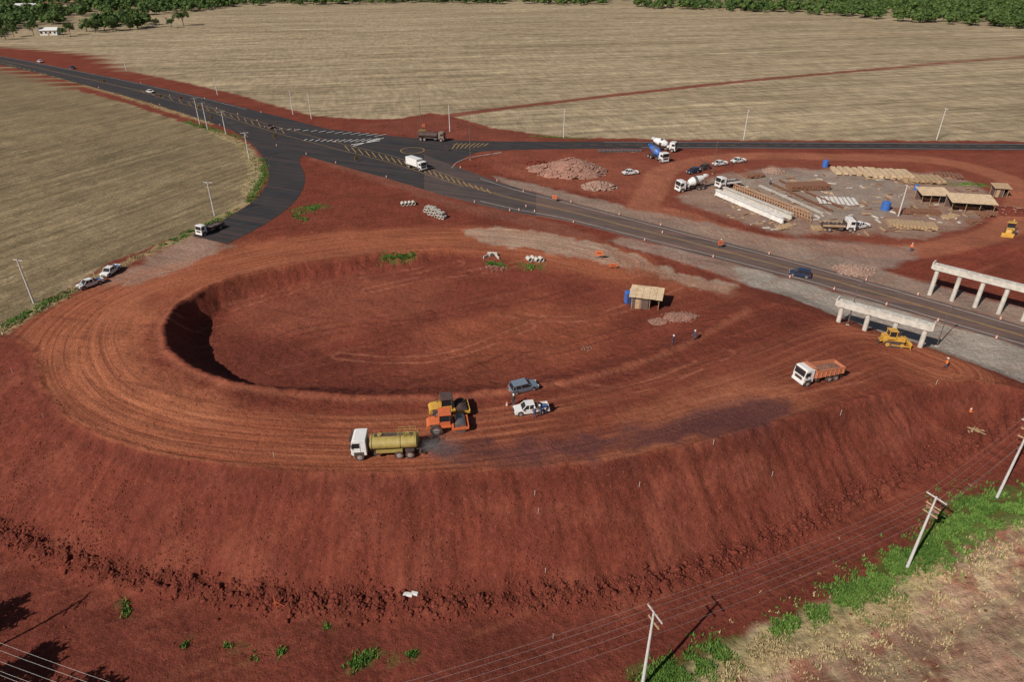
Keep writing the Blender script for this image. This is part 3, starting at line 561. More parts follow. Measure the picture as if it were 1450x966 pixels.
def roller(o,paint,pad=False):
    lathe(o,"front_drum",[(-1.06,.70),(-1.06,.76),(1.06,.76),(1.06,.70)],mSt if not pad else mDk,(1.55,0,.76),Matrix.Rotation(math.pi/2,3,'Z'),28)
    if pad:
        bm=bmesh.new()
        for k in range(7):
            for a in range(14):
                an=(a+.5*(k%2))*2*math.pi/14; R=Matrix.Rotation(an,3,'Y'); addbox(bm,(.14,.16,.12),R@Vector((0,0,.8))+Vector((1.55,-.9+k*.3,.76)),R)
        fin("drum_pads",bm,mDk,o)
    for s in (-1,1): box(o,"drum_frame_side",(2.1,.14,.38),(1.5,s*1.16,.82),paint,.04)
    box(o,"drum_frame_front",(.16,2.4,.42),(2.52,0,.85),paint,.04); box(o,"drum_frame_rear",(.3,2.4,.55),(.6,0,.95),paint,.05)
    box(o,"articulation",(.7,.7,.6),(.2,0,.85),mDk,.05)
    prof(o,"engine_hood",[(-.95,.8),(-.95,1.75),(-2.3,1.6),(-2.6,1.3),(-2.6,.8)],1.55,paint,bev=.09)
    box(o,"hood_grille",(.04,1.1,.5),(-2.62,0,1.1),mDk,.02); box(o,"hood_vent",(.7,1.58,.35),(-1.8,0,1.3),mDk,.02)
    box(o,"platform",(1.5,1.9,.25),(-.35,0,1.05),paint,.04); cyl(o,"exhaust",.05,.7,(-1.4,.4,2.0),mDk)
    wheels(o,[-1.45],1.13,.75,.55)
    box(o,"cab_lower",(1.3,1.5,.6),(-.3,0,1.45),paint,.05); box(o,"cab_glass",(1.25,1.45,.95),(-.3,0,2.2),mGl,.03,taper=(.95,.95)); box(o,"cab_roof",(1.55,1.7,.14),(-.3,0,2.78),paint if not pad else mDk,.05)
    bm=bmesh.new()
    for sx in (-.93,.33):
        for s in (-.74,.74): tube(bm,(sx,s,1.7),(sx*.97,s*.97,2.72),.05)
    fin("cab_posts",bm,mDk,o); box(o,"work_lamps",(.08,1.2,.12),(.5,0,2.66),mLamp,.02)
def tracks(o,L,half,w,hh):
    for s in (-1,1):
        n=12; pr=[]
        for k in range(n+1): a=-math.pi/2+math.pi*k/n; pr.append((L/2+hh/2*math.cos(a),hh/2+hh/2*math.sin(a)))
        for k in range(n+1): a=math.pi/2+math.pi*k/n; pr.append((-L/2+hh/2*math.cos(a),hh/2+hh/2*math.sin(a)))
        prof(o,"track",pr,w,mDk,(0,s*half,0),.0)
        for k in range(5): cyl(o,"track_roller",hh*.22,w+.04,(-L/2+k*L/4,s*half,hh*.32),mSt,'y',10)
        for x in (-L/2,L/2): cyl(o,"sprocket",hh*.38,w+.05,(x,s*half,hh/2),mYe,'y',12)
        bm=bmesh.new()
        for k in range(18): addbox(bm,(.07,w+.02,.06),(-L/2+k*L/17,s*half,hh+.02))
        fin("track_shoes",bm,mDk,o)
def bulldozer(o):
    tracks(o,2.4,.95,.5,.95)
    prof(o,"engine_hood",[(.1,.75),(.1,1.75),(1.7,1.65),(1.85,1.4),(1.85,.75)],1.05,mYe,bev=.07); box(o,"grille",(.05,.85,.7),(1.87,0,1.15),mDk,.02)
    box(o,"main_frame",(3.2,1.3,.5),(-.1,0,.75),mYe,.05); prof(o,"rear_body",[(-1.9,.8),(-1.9,1.7),(-1.1,1.9),(-1.1,.8)],1.5,mYe,bev=.08)
    box(o,"cab_base",(1.35,1.5,.5),(-.5,0,1.5),mYe,.05); box(o,"cab_glass",(1.2,1.35,.95),(-.5,0,2.2),mGl,.03,taper=(.93,.93)); box(o,"cab_roof",(1.5,1.6,.14),(-.5,0,2.78),mYe,.05)
    bm=bmesh.new()
    for x in (-1.1,.1):
        for s in (-.69,.69): tube(bm,(x,s,1.7),(x,s*.96,2.75),.06)
    fin("cab_posts",bm,mYe,o); cyl(o,"exhaust",.06,.9,(1.0,.2,2.1),mDk); cyl(o,"air_cleaner",.1,.5,(.7,-.25,1.95),mDk)
    prof(o,"blade",[(2.55,.05),(2.42,.35),(2.38,.7),(2.48,1.15),(2.58,1.18),(2.5,.7),(2.54,.35),(2.66,.05)],3.3,mYe,bev=0)
    bm=bmesh.new()
    for s in (-1,1): tube(bm,(-.6,s*1.28,.5),(2.42,s*1.3,.4),.1,8); tube(bm,(1.4,s*.4,1.35),(2.4,s*.55,.85),.06,8)
    fin("push_arms",bm,mYe,o)
    box(o,"ripper",(.3,1.2,.25),(-2.2,0,.8),mYe,.03)
    for s in (-.4,0,.4): box(o,"ripper_tooth",(.12,.1,.8),(-2.35,s,.55),mDk,.01)
def backhoe(o):
    wheels(o,[-1.1],1.1,.72,.45); wheels(o,[1.25],1.0,.48,.3)
    prof(o,"engine_hood",[(.3,.8),(.3,1.6),(1.7,1.45),(1.8,.8)],.95,mYe,bev=.06); box(o,"main_frame",(3.6,.9,.4),(0,0,.75),mYe,.04)
    box(o,"cab_base",(1.5,1.4,.6),(-.6,0,1.3),mYe,.04); box(o,"cab_glass",(1.4,1.35,1.0),(-.6,0,2.1),mGl,.03,taper=(.94,.94)); box(o,"cab_roof",(1.7,1.6,.14),(-.6,0,2.68),mYe,.04)
    bm=bmesh.new()
    for s in (-.5,.5): tube(bm,(.4,s,1.4),(2.2,s,.6),.1,8)
    fin("loader_arms",bm,mYe,o); prof(o,"loader_bucket",[(2.1,.1),(2.1,.8),(2.3,.9),(2.25,.3),(2.95,.2),(2.95,.1)],2.2,mYe,bev=.0)
    bm=bmesh.new(); tube(bm,(-1.7,0,1.0),(-2.4,0,2.9),.16,8); tube(bm,(-2.4,0,2.9),(-3.6,0,1.5),.12,8); fin("backhoe_boom",bm,mYe,o)
    prof(o,"backhoe_bucket",[(-3.9,1.5),(-3.3,1.5),(-3.2,.9),(-3.7,.8)],.6,mDk,bev=.02)
# ------------------------------------------------------------------ people
def person(px,py,rz,shirt,pants,pose='stand',helmet=mHelm):
    P=G(px,py); o=E("construction_worker",P,rz)
    J=[(0,0,.92),(0,0,1.12),(0.01,0,1.36),(0.015,0,1.47),(.02,0,1.56)]; Rr=[.15,.135,.16,.07,.055]; Ed=[(0,1),(1,2),(2,3),(3,4)]
    lean=.25 if pose=='lean' else 0
    for s in (-1,1):
        fx=.22*s if pose=='walk' else .04*s; k=len(J)
        J+=[(0,s*.1,.86),(fx*.6+.03,s*.12,.49),(fx,s*.13,.10),(fx+.16,s*.14,.05)]; Rr+=[.105,.068,.045,.045]; Ed+=[(0,k),(k,k+1),(k+1,k+2),(k+2,k+3)]
        k=len(J)
        if pose=='reach' or (pose=='lean'): el=(.14,s*.27,1.14); wr=(.40,s*.20,1.16)
        elif pose=='walk': el=(-fx*.6,s*.26,1.13); wr=(-fx*.8+.12,s*.26,.90)
        else: el=(-.02,s*.27,1.12); wr=(.08,s*.27,.88)
        J+=[(0,s*.18,1.40),el,wr]; Rr+=[.07,.048,.032]; Ed+=[(2,k),(k,k+1),(k+1,k+2)]
        tl0=lambda p:(p[0]+(p[2]-.92)*lean,p[1],p[2]-(p[2]-.92)*.05) if (lean and p[2]>.93) else p
        w=Vector(tl0(wr)); d=(w-Vector(tl0(el))).normalized(); bm=bmesh.new()
        up=Vector((1,0,0)) if abs(d.x)<.7 else Vector((0,0,1)); sd=d.cross(up).normalized()
        R=Matrix((d.cross(sd),sd,d)).transposed(); addbox(bm,(.035,.085,.10),w+d*.05,R,bev=.012)
        for fl,ln in ((-.033,.065),(-.011,.078),(.011,.072),(.033,.055)): 
            a=w+d*.095+sd*fl; b=a+d*ln*.6; tube(bm,a,b,.010,6,.009); tube(bm,b,b+(d*.7+up*.4)*ln*.5,.009,6,.007)
        a=w+d*.03-sd*.04*s; tube(bm,a,a+(d*.6-sd*.5*s)*.07,.012,6,.009); fin("hand_%s"%("l" if s>0 else "r"),bm,mSkin,o)
    if lean: J=[(p[0]+(p[2]-.92)*lean,p[1],p[2]-(p[2]-.92)*.05) if p[2]>.93 else p for p in J]
    bm=bmesh.new(); sk=bm.verts.layers.skin.verify(); vs=[]
    for p,r_ in zip(J,Rr): v=bm.verts.new(p); v[sk].radius=(r_,r_*(1.25 if (abs(p[1])<.02 and p[2]<1.4) else 1)); vs.append(v)
    vs[0][sk].use_root=True
    for a,b in Ed: bm.edges.new((vs[a],vs[b]))
    m=bpy.data.meshes.new("t"); bm.to_mesh(m); bm.free(); t=bpy.data.objects.new("t",m); COL.objects.link(t); t.modifiers.new("s",'SKIN'); ss=t.modifiers.new("u",'SUBSURF'); ss.levels=1
    bpy.context.view_layer.update(); dg=bpy.context.evaluated_depsgraph_get(); nm=bpy.data.meshes.new_from_object(t.evaluated_get(dg)); bpy.data.objects.remove(t)
    nm.materials.clear()
    for k in (shirt,pants,mBoot,mSkin): nm.materials.append(k)
    for f in nm.polygons:
        z=f.center.z; y=abs(f.center.y); f.use_smooth=True
        f.material_index=3 if z>1.47 else (0 if (z>.94 or (y>.2 and z>.8)) else (2 if z<.14 else 1))
    b=bpy.data.objects.new("body",nm); COL.objects.link(b); b.parent=o
    hx=.03+(.7*lean); hz=1.66-.04*bool(lean); bm=bmesh.new(); bmesh.ops.create_uvsphere(bm,u_segments=14,v_segments=10,radius=1)
    for v in bm.verts: v.co=Vector((v.co.x*.098*(1 if v.co.z>0 else .93)+hx,v.co.y*.078*(1 if v.co.z>-.2 else .82),v.co.z*.122+hz))
    tube(bm,(hx+.09,0,hz+.015),(hx+.118,0,hz-.025),.012,6)
    for s in (-1,1): addbox(bm,(.03,.015,.055),(hx,s*.08,hz-.005),bev=.005)
    fin("head",bm,mSkin,o,True)
    bm=bmesh.new()
    for s in (-1,1): addcyl(bm,.011,.012,(hx+.091,s*.032,hz+.012),'x',8)
    addbox(bm,(.01,.045,.009),(hx+.088,0,hz-.055)); fin("eyes_and_mouth",bm,mHair,o)
    bm=bmesh.new(); bmesh.ops.create_uvsphere(bm,u_segments=16,v_segments=10,radius=.125)
    bmesh.ops.delete(bm,geom=[v for v in bm.verts if v.co.z<-.01],context='VERTS')
    for v in bm.verts: v.co=Vector((v.co.x*1.1+hx,v.co.y,v.co.z+hz+.045))
    addbox(bm,(.12,.18,.012),(hx+.14,0,hz+.04)); fin("helmet",bm,helmet,o,True)
    bm=bmesh.new(); bmesh.ops.create_uvsphere(bm,u_segments=12,v_segments=8,radius=.1)
    bmesh.ops.delete(bm,geom=[v for v in bm.verts if v.co.z<-.06 or v.co.x>.03],context='VERTS')
    for v in bm.verts: v.co=Vector((v.co.x*1.05+hx,v.co.y*.84,v.co.z*1.0+hz))
    fin("hair",bm,mHair,o,True)
    return o
person(727,574,-1.2,mDk,mJean,'stand'); person(757,593,1.9,mNavy,mNavy,'reach'); person(766,590,2.6,mNavy,mJean,'lean'); person(774,586,3.0,mNavy,mNavy,'stand')
person(952,489,-.6,mNavy,mJean,'stand'); person(983,482,3.3,mNavy,mNavy,'walk'); person(1338,522,2.4,mShO,mJean,'walk')
person(1090,262,0,mNavy,mNavy,'stand'); person(1083,306,1,mShO,mNavy,'walk'); person(1289,356,1,mShO,mNavy,'stand'); person(1020,350,2,mShO,mJean,'walk')
# ------------------------------------------------------------------ roads
def arr(A): return [np.array(p[:2]) for p in A]
def resamp(L,n):
    L=arr(L); d=np.concatenate([[0],np.cumsum([np.linalg.norm(b-a) for a,b in zip(L[:-1],L[1:])])]); t=np.linspace(0,d[-1],n)
    A=np.array(L); return [np.array((np.interp(k,d,A[:,0]),np.interp(k,d,A[:,1]))) for k in t]
def strip(name,A,B,z,mats,mi=None,thick=.05):
    bm=bmesh.new(); a=[bm.verts.new((*p,z)) for p in A]; b=[bm.verts.new((*p,z)) for p in B]
    a2=[bm.verts.new((*p,z-thick-.1)) for p in A]; b2=[bm.verts.new((*p,z-thick-.1)) for p in B]
    for i in range(len(A)-1):
        f=bm.faces.new((a[i],a[i+1],b[i+1],b[i])); f.material_index=mi(i) if mi else 0
        g1=bm.faces.new((a[i],a2[i],a2[i+1],a[i+1])); g2=bm.faces.new((b[i],b[i+1],b2[i+1],b2[i])); g1.material_index=g2.material_index=f.material_index
    return fin(name,bm,mats)
strip("side_road",resamp(SU,90),resamp(SL,90),.040,[mAN])
strip("exit_ramp_road",resamp(EL,60),resamp(ER,60),.046,[mAN])
NH=len(HU)
def hmi(i):
    q=i/8
    return 0 if q<7.5 else (2 if q<9.5 else 1)
strip("highway_road",HU,HL,.052,[mAN,mAO,mAM],hmi)
MK={0:bmesh.new(),1:bmesh.new()}
def hp(q,f):
    q=min(max(q*8,0),NH-1.001); i=int(q); t=q-i; a=HU[i]*(1-t)+HU[i+1]*t; b=HL[i]*(1-t)+HL[i+1]*t; return a*(1-f)+b*f
def mline(P,w,c,z=.058):
    bm=MK[c]; P=arr(P); pv=None
    for i,p in enumerate(P):
        a=P[max(i-1,0)];b=P[min(i+1,len(P)-1)]; t=(b-a)/(np.linalg.norm(b-a)+1e-9); n=np.array((-t[1],t[0]))*w/2
        q=(bm.verts.new((*(p+n),z)),bm.verts.new((*(p-n),z)))
        if pv: bm.faces.new((pv[0],pv[1],q[1],q[0]))
        pv=q
for q0,q1,f,w,c_ in [(1,4.6,.05,.10,0),(8.5,17,.12,.10,0),(8.5,17,.88,.10,0),(8.2,17,.485,.11,1),(8.2,17,.515,.11,1),(1,3.2,.48,.1,1),(1,3.2,.53,.1,1),(3.2,8.2,.38,.12,1),(3.2,8.2,.58,.12,1)]:
    mline([hp(q,f) for q in np.linspace(q0,q1,60)],w,c_)
for k in range(24):
    q=6.2+k*.105; mline([hp(q,.42),hp(q+.07,.54)],.22,1)
for k in range(18):
    q=3.0+k*.13; mline([hp(q,.42),hp(q+.05,.54)],.16,1)
def wl(a,b,w,c): mline([W(*a),W(*b)],w,c)
for k in range(13):
    t=k/12; xa=395+t*135; ya=183+t*10; s_=4+t*9; wl((xa,ya),(xa+s_*1.3,ya-1-s_*.15),.3,0); xb=430+t*98; yb=199+t*7-(t*t)*6; wl((xb,yb),(xb+s_*1.2,yb-1-s_*.3),.3,0)
wl((500,207),(538,196),.5,0); wl((497,205),(538,199),.5,0)
for k in range(8):
    x=642+k*6.2; wl((x,206+k*.1),(x+6,203),.28,1); 
for k in range(7):
    x=640+k*6; wl((x,211-k*.4),(x+4,206),.22,1)
cx,cy=W(584,213); mline([(cx+3.6*math.cos(a),cy+3.6*math.sin(a)) for a in np.linspace(0,2*math.pi,40)],.2,1,.062)
S1=resamp(SU,60);S2=resamp(SL,60)
for f in (.1,.9): mline([a*(1-f)+b*f for a,b in zip(S1,S2)][18:],.12,0)
S1=resamp(SU,120);S2=resamp(SL,120)
for k in range(30,118,2): mline([S1[k]*.5+S2[k]*.5,S1[k+1]*.5+S2[k+1]*.5],.12,1)
fin("road_marking_white",MK[0],mPW); fin("road_marking_yellow",MK[1],mPY)
bm=bmesh.new(); kp=cr([W(*p) for p in [(640,238),(648,230),(668,223),(710,216)]],6)
for a,b in zip(kp[:-1],kp[1:]): 
    d=b-a; addbox(bm,(np.linalg.norm(d),.15,.22),(*((a+b)/2),.06),Matrix.Rotation(math.atan2(d[1],d[0]),3,'Z'))
fin("kerb",bm,mCon)
# ------------------------------------------------------------------ vehicles placed
o=at("water_tank_truck",549,642,(590,641),(508,645)); truck(o,'tank',mW,mTank,8.0); WT=o
o=at("dump_truck",1156,538,(1188,530),(1126,542),s=.9); truck(o,'dump',mW,mBed,7.6)
o=at("road_roller",634,608,(612,609),(662,604)); roller(o,mOr)
o=at("road_roller",636,586,(606,588),(660,581)); roller(o,mYe,True)
o=at("station_wagon_car",741,552,(726,556),(758,548),s=.88); car(o,mSil,4.5,1.75,'suv')
o=at("pickup_truck",752,584,(772,580),(735,584),s=.86); pickup(o,load=True)
o=at("bulldozer",1262,488,(1245,487),(1285,491),s=.88); bulldozer(o)
o=at("pickup_truck",129,405,(142,399),(117,408),s=.85); pickup(o,load=True)
o=at("pickup_truck",158,387,(166,381),(148,393),s=.85); pickup(o,load=True)
o=at("flatbed_truck",299,328,(322,318),(285,333),s=.8); truck(o,'flat',mW,None,8.0)
for px,py,r_,f_,pt in [(57,88,(65,90),(50,87),mW),(103,97,(95,96),(111,99),mNav),(213,131,(205,129),(222,132),mW),(381,181,(372,179),(390,183),mDk),(1132,391,(1150,393),(1114,387),mNav)]:
    o=at("car",px,py,r_,f_,s=.85); o.location.z=.06; car(o,pt,4.6,1.85,'suv' if px>1000 else 'sedan')
o=at("box_truck",590,239,(575,233),(605,243),s=.88); o.location.z=.06; truck(o,'box',mW,None,8.0)
o=at("bitumen_tank_truck",611,199,(592,198),(632,200)); o.location.z=.05; truck(o,'bitumen',M("dull_paint",(.2,.16,.12),.6),mDk,9)
o=at("concrete_mixer_truck",930,226,(915,219),(945,231)); truck(o,'mixer',mW,mBl,8.0)
o=at("concrete_mixer_truck",940,213,(925,211),(950,214)); truck(o,'mixer',mW,mW,7.5)
o=at("concrete_mixer_truck",978,269,(1000,265),(955,271)); truck(o,'mixer',mW,mW,8.4)
o=at("flatbed_truck",1030,265,(1045,263),(1012,267)); truck(o,'flat',mW,mW,6.5)
o=at("flatbed_truck",1184,326,(1160,324),(1205,325)); truck(o,'flat',mW,mWood,7)
for px,py,r_,f_,pt in [(892,247,(903,246),(880,248),mW),(1019,234,(1030,233),(1008,236),mW),(1045,230,(1055,229),(1034,232),mW),(1217,323,(1228,322),(1208,325),mW)]:
    o=at("pickup_truck",px,py,r_,f_,s=.85); pickup(o,pt)
for px,py,pt in [(981,245,mNav),(996,240,mDk)]:
    o=at("car",px,py,(px+10,py-2),(px-10,py+2),s=.9); car(o,pt,4.2,1.75,'suv')
o=at("backhoe_loader",1429,333,(1440,322),(1425,338)); backhoe(o)
# ------------------------------------------------------------------ bridge pier caps
def pier(name,a,b,cols,zt=6.0):
    A=Vector((*W(*a,zt),zt));B=Vector((*W(*b,zt),zt)); d=B-A; rz=math.atan2(d.y,d.x); L=d.length
    o=E(name,((A.x+B.x)/2,(A.y+B.y)/2,0),rz)
    prof(o,"cap_beam",[(-L/2,5.15),(-L/2,5.95),(L/2,5.95),(L/2,5.15),(L/2-.5,4.98),(-L/2+.5,4.98)],1.35,mCon,bev=.02)
    bm=bmesh.new()
    n=int(L/1.6)
    for k in range(n): addbox(bm,(.45,.5,.10),(-L/2+.7+k*(L-1.4)/(n-1),0,6.0),bev=.02)
    fin("bearing_pads",bm,mCon,o)
    for s in (-1,1): box(o,"end_stop",(.25,1.3,.4),(s*(L/2-.13),0,6.13),mCon,.02)
    for k in range(cols):
        x=-L/2+1.0+k*(L-2.0)/(cols-1)
        X_=o.location.x+x*math.cos(rz);Y_=o.location.y+x*math.sin(rz); zb=hf(X_,Y_)-.4
        cyl(o,"column_%d"%(k+1),.36,5.0-zb,(x,0,(5.0+zb)/2),mCon,seg=24)
pier("bridge_pier",(1186,423),(1325,460),4); pier("bridge_pier",(1322,372),(1478,411),5)
# ------------------------------------------------------------------ poles & wires
def ztop(base,px,tpy):
    B=G(*base); v=(tpy-483)/F
    D=(B.y*SP+v*B.y*CP)/(CP-v*SP); return CAMH-D
def upole(pos,zt,arms=2,rz=0,trafo=False):
    B=Vector(pos); H=zt-B.z; o=E("utility_pole",B,rz); bm=bmesh.new()
    addcyl(bm,.18,H+.4,(0,0,H/2-.2),seg=12,r2=.10); fin("pole",bm,mPole,o)
    cs=[]
    for k in range(arms):
        z=H-.25-k*1.1; w=2.2 if k==0 else 1.6
        box(o,"crossarm",(.1,w,.13),(.14,0,z),mPole if k==0 else mWood,.01)
        bm=bmesh.new()
        for t in (-.45,-.15,.2,.45) if k==0 else (-.42,.42):
            tube(bm,(.14,t*w,z+.06),(.14,t*w,z+.2),.05,8,.03); tube(bm,(.14,t*w,z+.2),(.14,t*w,z+.28),.06,8,.04)
            if k==0: cs.append((.14,t*w,z+.28))
        fin("insulators",bm,mCer,o)
    if trafo: cyl(o,"transformer",.3,.9,(.45,0,H-2.6),mSt); box(o,"fuse_bank",(.1,1.4,.3),(.3,0,H-1.9),mCer,.02)
    R=Matrix.Rotation(rz,3,'Z'); return [R@Vector(c_)+B for c_ in cs],[R@Vector((0.15,0,H-3.2))+B]
nodes=[]
for x,y in [(-105,54),(-55.4,39.8),(-20,28.5)]: nodes.append((Vector((x,y,hf(x,y))),hf(x,y)+10.6))
for b,t in (((909,975),868),((1284,805),704),((1411,706),598)):
    p=G(*b); nodes.append((p,ztop(b,0,t)))
nodes.append((Vector((85,82,hf(85,82))),hf(85,82)+10.4))
tops=[]
for i,(p,zt) in enumerate(nodes):
    a=nodes[max(i-1,0)][0]; b=nodes[min(i+1,len(nodes)-1)][0]; d=b-a
    tops.append(upole(p,zt,3 if i>=4 else 2,math.atan2(d.y,d.x)+.05,trafo=(i==4)))
def wires(name,tops_,sag=.02,r=.013):
    bm=bmesh.new()
    for (A,a2),(B,b2) in zip(tops_[:-1],tops_[1:]):
        for p,q in list(zip(A,B))+list(zip(a2,b2)):
            L=(q-p).length; n=10; prev=p
            for k in range(1,n+1):
                t=k/n; c_=p.lerp(q,t); c_.z-=4*sag*L*t*(1-t); tube(bm,prev,c_,r,4); prev=c_
    fin(name,bm,mWire)
wires("power_lines",tops,.022,.009)
FP=[((48,429),367),((304,305),257),((353,225),187),((320,190),157),((294,183),145),((283,176),138)]
tops=[]
for i,(b,t) in enumerate(FP):
    a=G(*FP[max(i-1,0)][0]); c_=G(*FP[min(i+1,5)][0]); tops.append(upole(G(*b),ztop(b,0,t),2,math.atan2(c_.y-a.y,c_.x-a.x)))
wires("power_lines",tops,.02,.007)
FP=[((179,100),82),((308,134),108),((415,162),127),((441,168),130),((637,186),148),((798,195),155),((1053,197),155),((1326,198),153)]
for i,(b,t) in enumerate(FP): upole(G(*b),ztop(b,0,t),1,0)
upole(G(1272,306),ztop((1272,306),0,262),1,0)
def lampost(b,t,rz=0,arm=1.8):
    B=G(*b); H=ztop(b,0,t)-B.z; o=E("street_lamp",B,rz); bm=bmesh.new(); tube(bm,(0,0,-.2),(0,0,H-.5),.11,10,.06); tube(bm,(0,0,H-.5),(arm*.5,0,H-.1),.05,8); tube(bm,(arm*.5,0,H-.1),(arm,0,H),.045,8); fin("post",bm,mSt,o)
    box(o,"lamp_head",(.7,.28,.12),(arm+.25,0,H),mSt,.04); box(o,"lamp_lens",(.5,.2,.03),(arm+.25,0,H-.075),mLamp,.005); cyl(o,"base_plate",.25,.06,(0,0,.03),mCon)
lampost((597,191),130,1.5); lampost((666,226),152,2); lampost((1009,246),202,1.2,1.2)
lampost((1200,460),402,.6,1.0); lampost((1326,490),438,.6,1.0)
# ------------------------------------------------------------------ barrels, signs, stakes
bm=bmesh.new()
for k,(z0,z1,mi) in enumerate(((0,.22,0),(.22,.42,1),(.42,.62,0),(.62,.8,1),(.8,1.0,0))):
    addcyl(bm,.29-.03*k,z1-z0,(0,0,(z0+z1)/2),seg=12,r2=.29-.03*(k+1)+.01,mi=mi)
addcyl(bm,.38,.06,(0,0,.03),seg=12,mi=2)
tmp=fin("traffic_barrel",bm,[mOr,mPW,mDk]); barrel=tmp.data; bpy.data.objects.remove(tmp)
def inst(name,mesh,P,rz=0,s=1):
    o=bpy.data.objects.new(name,mesh); COL.objects.link(o); o.location=P; o.rotation_euler=(0,0,rz); o.scale=(s,s,s)
for q0,q1,f,st in ((8.8,16.2,.02,.95),(8.4,16.5,.98,.8),(4.6,7.3,.97,.6),(2.0,5.0,.02,.8),(2.4,4.6,.97,.7),(3.4,6.2,.36,.5)):
    q=q0
    while q<q1:
        p=hp(q,f+random.uniform(-.02,.02)); inst("traffic_barrel",barrel,(p[0],p[1],.055),0,.62); q+=st*random.uniform(.6,1.4)
for px,py in ((735,298),(741,272),(745,293),(757,300),(652,238),(938,330),(718,575)): inst("traffic_barrel",barrel,G(px,py),0,.65)
def sign(px,py,rz,w=1.2,h=.9,post=.8,mat=mOr):
    o=E("roadwork_sign",G(px,py),rz); box(o,"panel",(.05,w,h),(0,0,post+h/2),mat,.01); box(o,"panel_legend",(.01,w*.6,h*.2),(.032,0,post+h/2),mDk,0)
    bm=bmesh.new()
    for s in (-1,1): tube(bm,(-.04,s*w*.35,0),(-.04,s*w*.35,post+h*.8),.035); tube(bm,(-.4,s*w*.35,0),(-.05,s*w*.35,post+h*.5),.03)
    fin("stand",bm,mSt,o)
for a in ((785,286,-2),(848,367,-1.8,1.6,1.0),(868,380,-1.6,1.6,.7,.3),(1019,352,-1.5,1,1),(148,118,2.6,1.4,1,.6,mYe),(228,139,2.6,1.4,1,.6,mYe),(283,156,2.6,1.4,1,.6,mYe),(300,170,2.6,1.4,1,.6,mYe),(390,197,2.6,1.4,1,.6,mYe),(505,229,2.6,1.4,1,.6,mYe),(600,186,-1.5,1,1,1.5,mOr),(632,214,-1.5,1,.8,1,mDk),(257,143,2.6)): sign(*a)
sb=bmesh.new(); tube(sb,(0,0,-.1),(.03,0,1.1),.03,5); addbox(sb,(.07,.07,.12),(.03,0,1.05)); tmp=fin("survey_stake",sb,mPW); sm=tmp.data; bpy.data.objects.remove(tmp)
for p in ((388,648),(1010,630),(762,728),(757,702),(772,812),(62,592),(1093,675),(1325,545),(18,528),(783,905),(905,690),(1190,588)): inst("survey_stake",sm,G(*p),random.random()*6,.7)
# ------------------------------------------------------------------ shed, toilet, yard
def shed(name,px,py,rz,L,Wd,H,open_=False,roof=mPly):
    o=E(name,G(px,py),rz)
    bm=bmesh.new()
    for x in np.linspace(-L/2,L/2,4):
        for y in (-Wd/2,Wd/2): tube(bm,(x,y,-.3),(x,y,H+(.35 if y>0 else 0)),.06)
    fin("posts",bm,mWood,o)
    if not open_:
        box(o,"wall_front",(L*.62,.05,H-.1),(-L*.19,-Wd/2,H/2),mPlyD,0); box(o,"wall_back",(L,.05,H+.1),(0,Wd/2-.08,H/2),mPlyD,0); box(o,"wall_side",(.05,Wd-.2,H-.1),(-L/2+.05,0,H/2),mPlyD,0); box(o,"wall_end",(.05,Wd-.2,H-.4),(L/2-.03,0,H/2-.2),mPlyD,0)
        box(o,"door",(.8,.06,1.8),(-L*.28,-Wd/2-.06,.9),mWood,.01)
    else: box(o,"wall_back",(L,.05,H-.1),(0,Wd/2-.08,H/2),mPlyD,0); box(o,"bench",(L*.7,.8,.1),(0,0,.85),mWood,.01); box(o,"materials",(L*.5,.9,.7),(.3,.2,.35),mRust,.02)
    n=int(L/.95)
    for k in range(n+1):
        box(o,"roof_sheet",(L/n*.97,Wd+1.1,.03),(-L/2+k*L/n,random.uniform(-.05,.05),H+.22+.012*(k%2)),roof,0,Matrix.Rotation(.13,3,'X'))
shed("site_shed",914,433,-.28,4.6,3.0,2.4); 
o=E("portable_toilet",G(889,429),.2); box(o,"cabin",(1.1,1.1,2.1),(0,0,1.1),mBl,.04); box(o,"roof",(1.2,1.2,.15),(0,0,2.2),mBl,.05,taper=(.8,.8)); box(o,"door",(.7,.03,1.8),(0,-.56,1.05),mNavy,.01); cyl(o,"vent_pipe",.05,.5,(.4,.4,2.4),mW)
shed("site_shed",1317,286,-.1,6,4,2.5,True); shed("site_shed",1370,298,-.2,9,4.5,2.7,True); shed("site_shed",1413,277,-.2,3,2.5,2.3,False,mWood)
def vtank(px,py,r_,h,mat=mBl):
    o=E("water_tank",G(px,py),0); cyl(o,"tank_body",r_,h,(0,0,h/2),mat,seg=24); cyl(o,"tank_lid",r_*.98,h*.15,(0,0,h*1.075),mat,seg=24,r2=r_*.5); cyl(o,"cap",r_*.3,.12,(0,0,h*1.2),mat); cyl(o,"rim",r_*1.03,.08,(0,0,h),mat,seg=24)
vtank(1253,297,1.0,1.8); vtank(1168,236,.8,1.7); vtank(1303,279,.7,1.3,mW); vtank(1297,269,.6,1.2); vtank(1312,272,.6,1.0)
def girder(name,a,b,w,h,mat,z0=.25):
    A=G(*a);B=G(*b); d=B-A; L=d.length; o=E(name,(A+B)/2,math.atan2(d.y,d.x))
    prof(o,"beam",[(-L/2,z0),(-L/2,z0+h),(L/2,z0+h),(L/2,z0)],w*.3,mat,bev=0)
    box(o,"top_flange",(L,w,h*.14),(0,0,z0+h*1.07),mat,.01); box(o,"bottom_flange",(L-.02,w*.8,h*.2),(0,0,z0+h*.1-.01),mat,.01)
    for k in range(int(L/3)+1): box(o,"bearer",(.25,w*1.3,z0),(-L/2+.3+k*(L-.6)/max(1,int(L/3)),0,z0/2),mWood,0)
for k in range(2): girder("concrete_girder",(1013+k*11,277-k*4),(1108+k*12,318-k*5),.9,1.3,mCon if k else mPW)
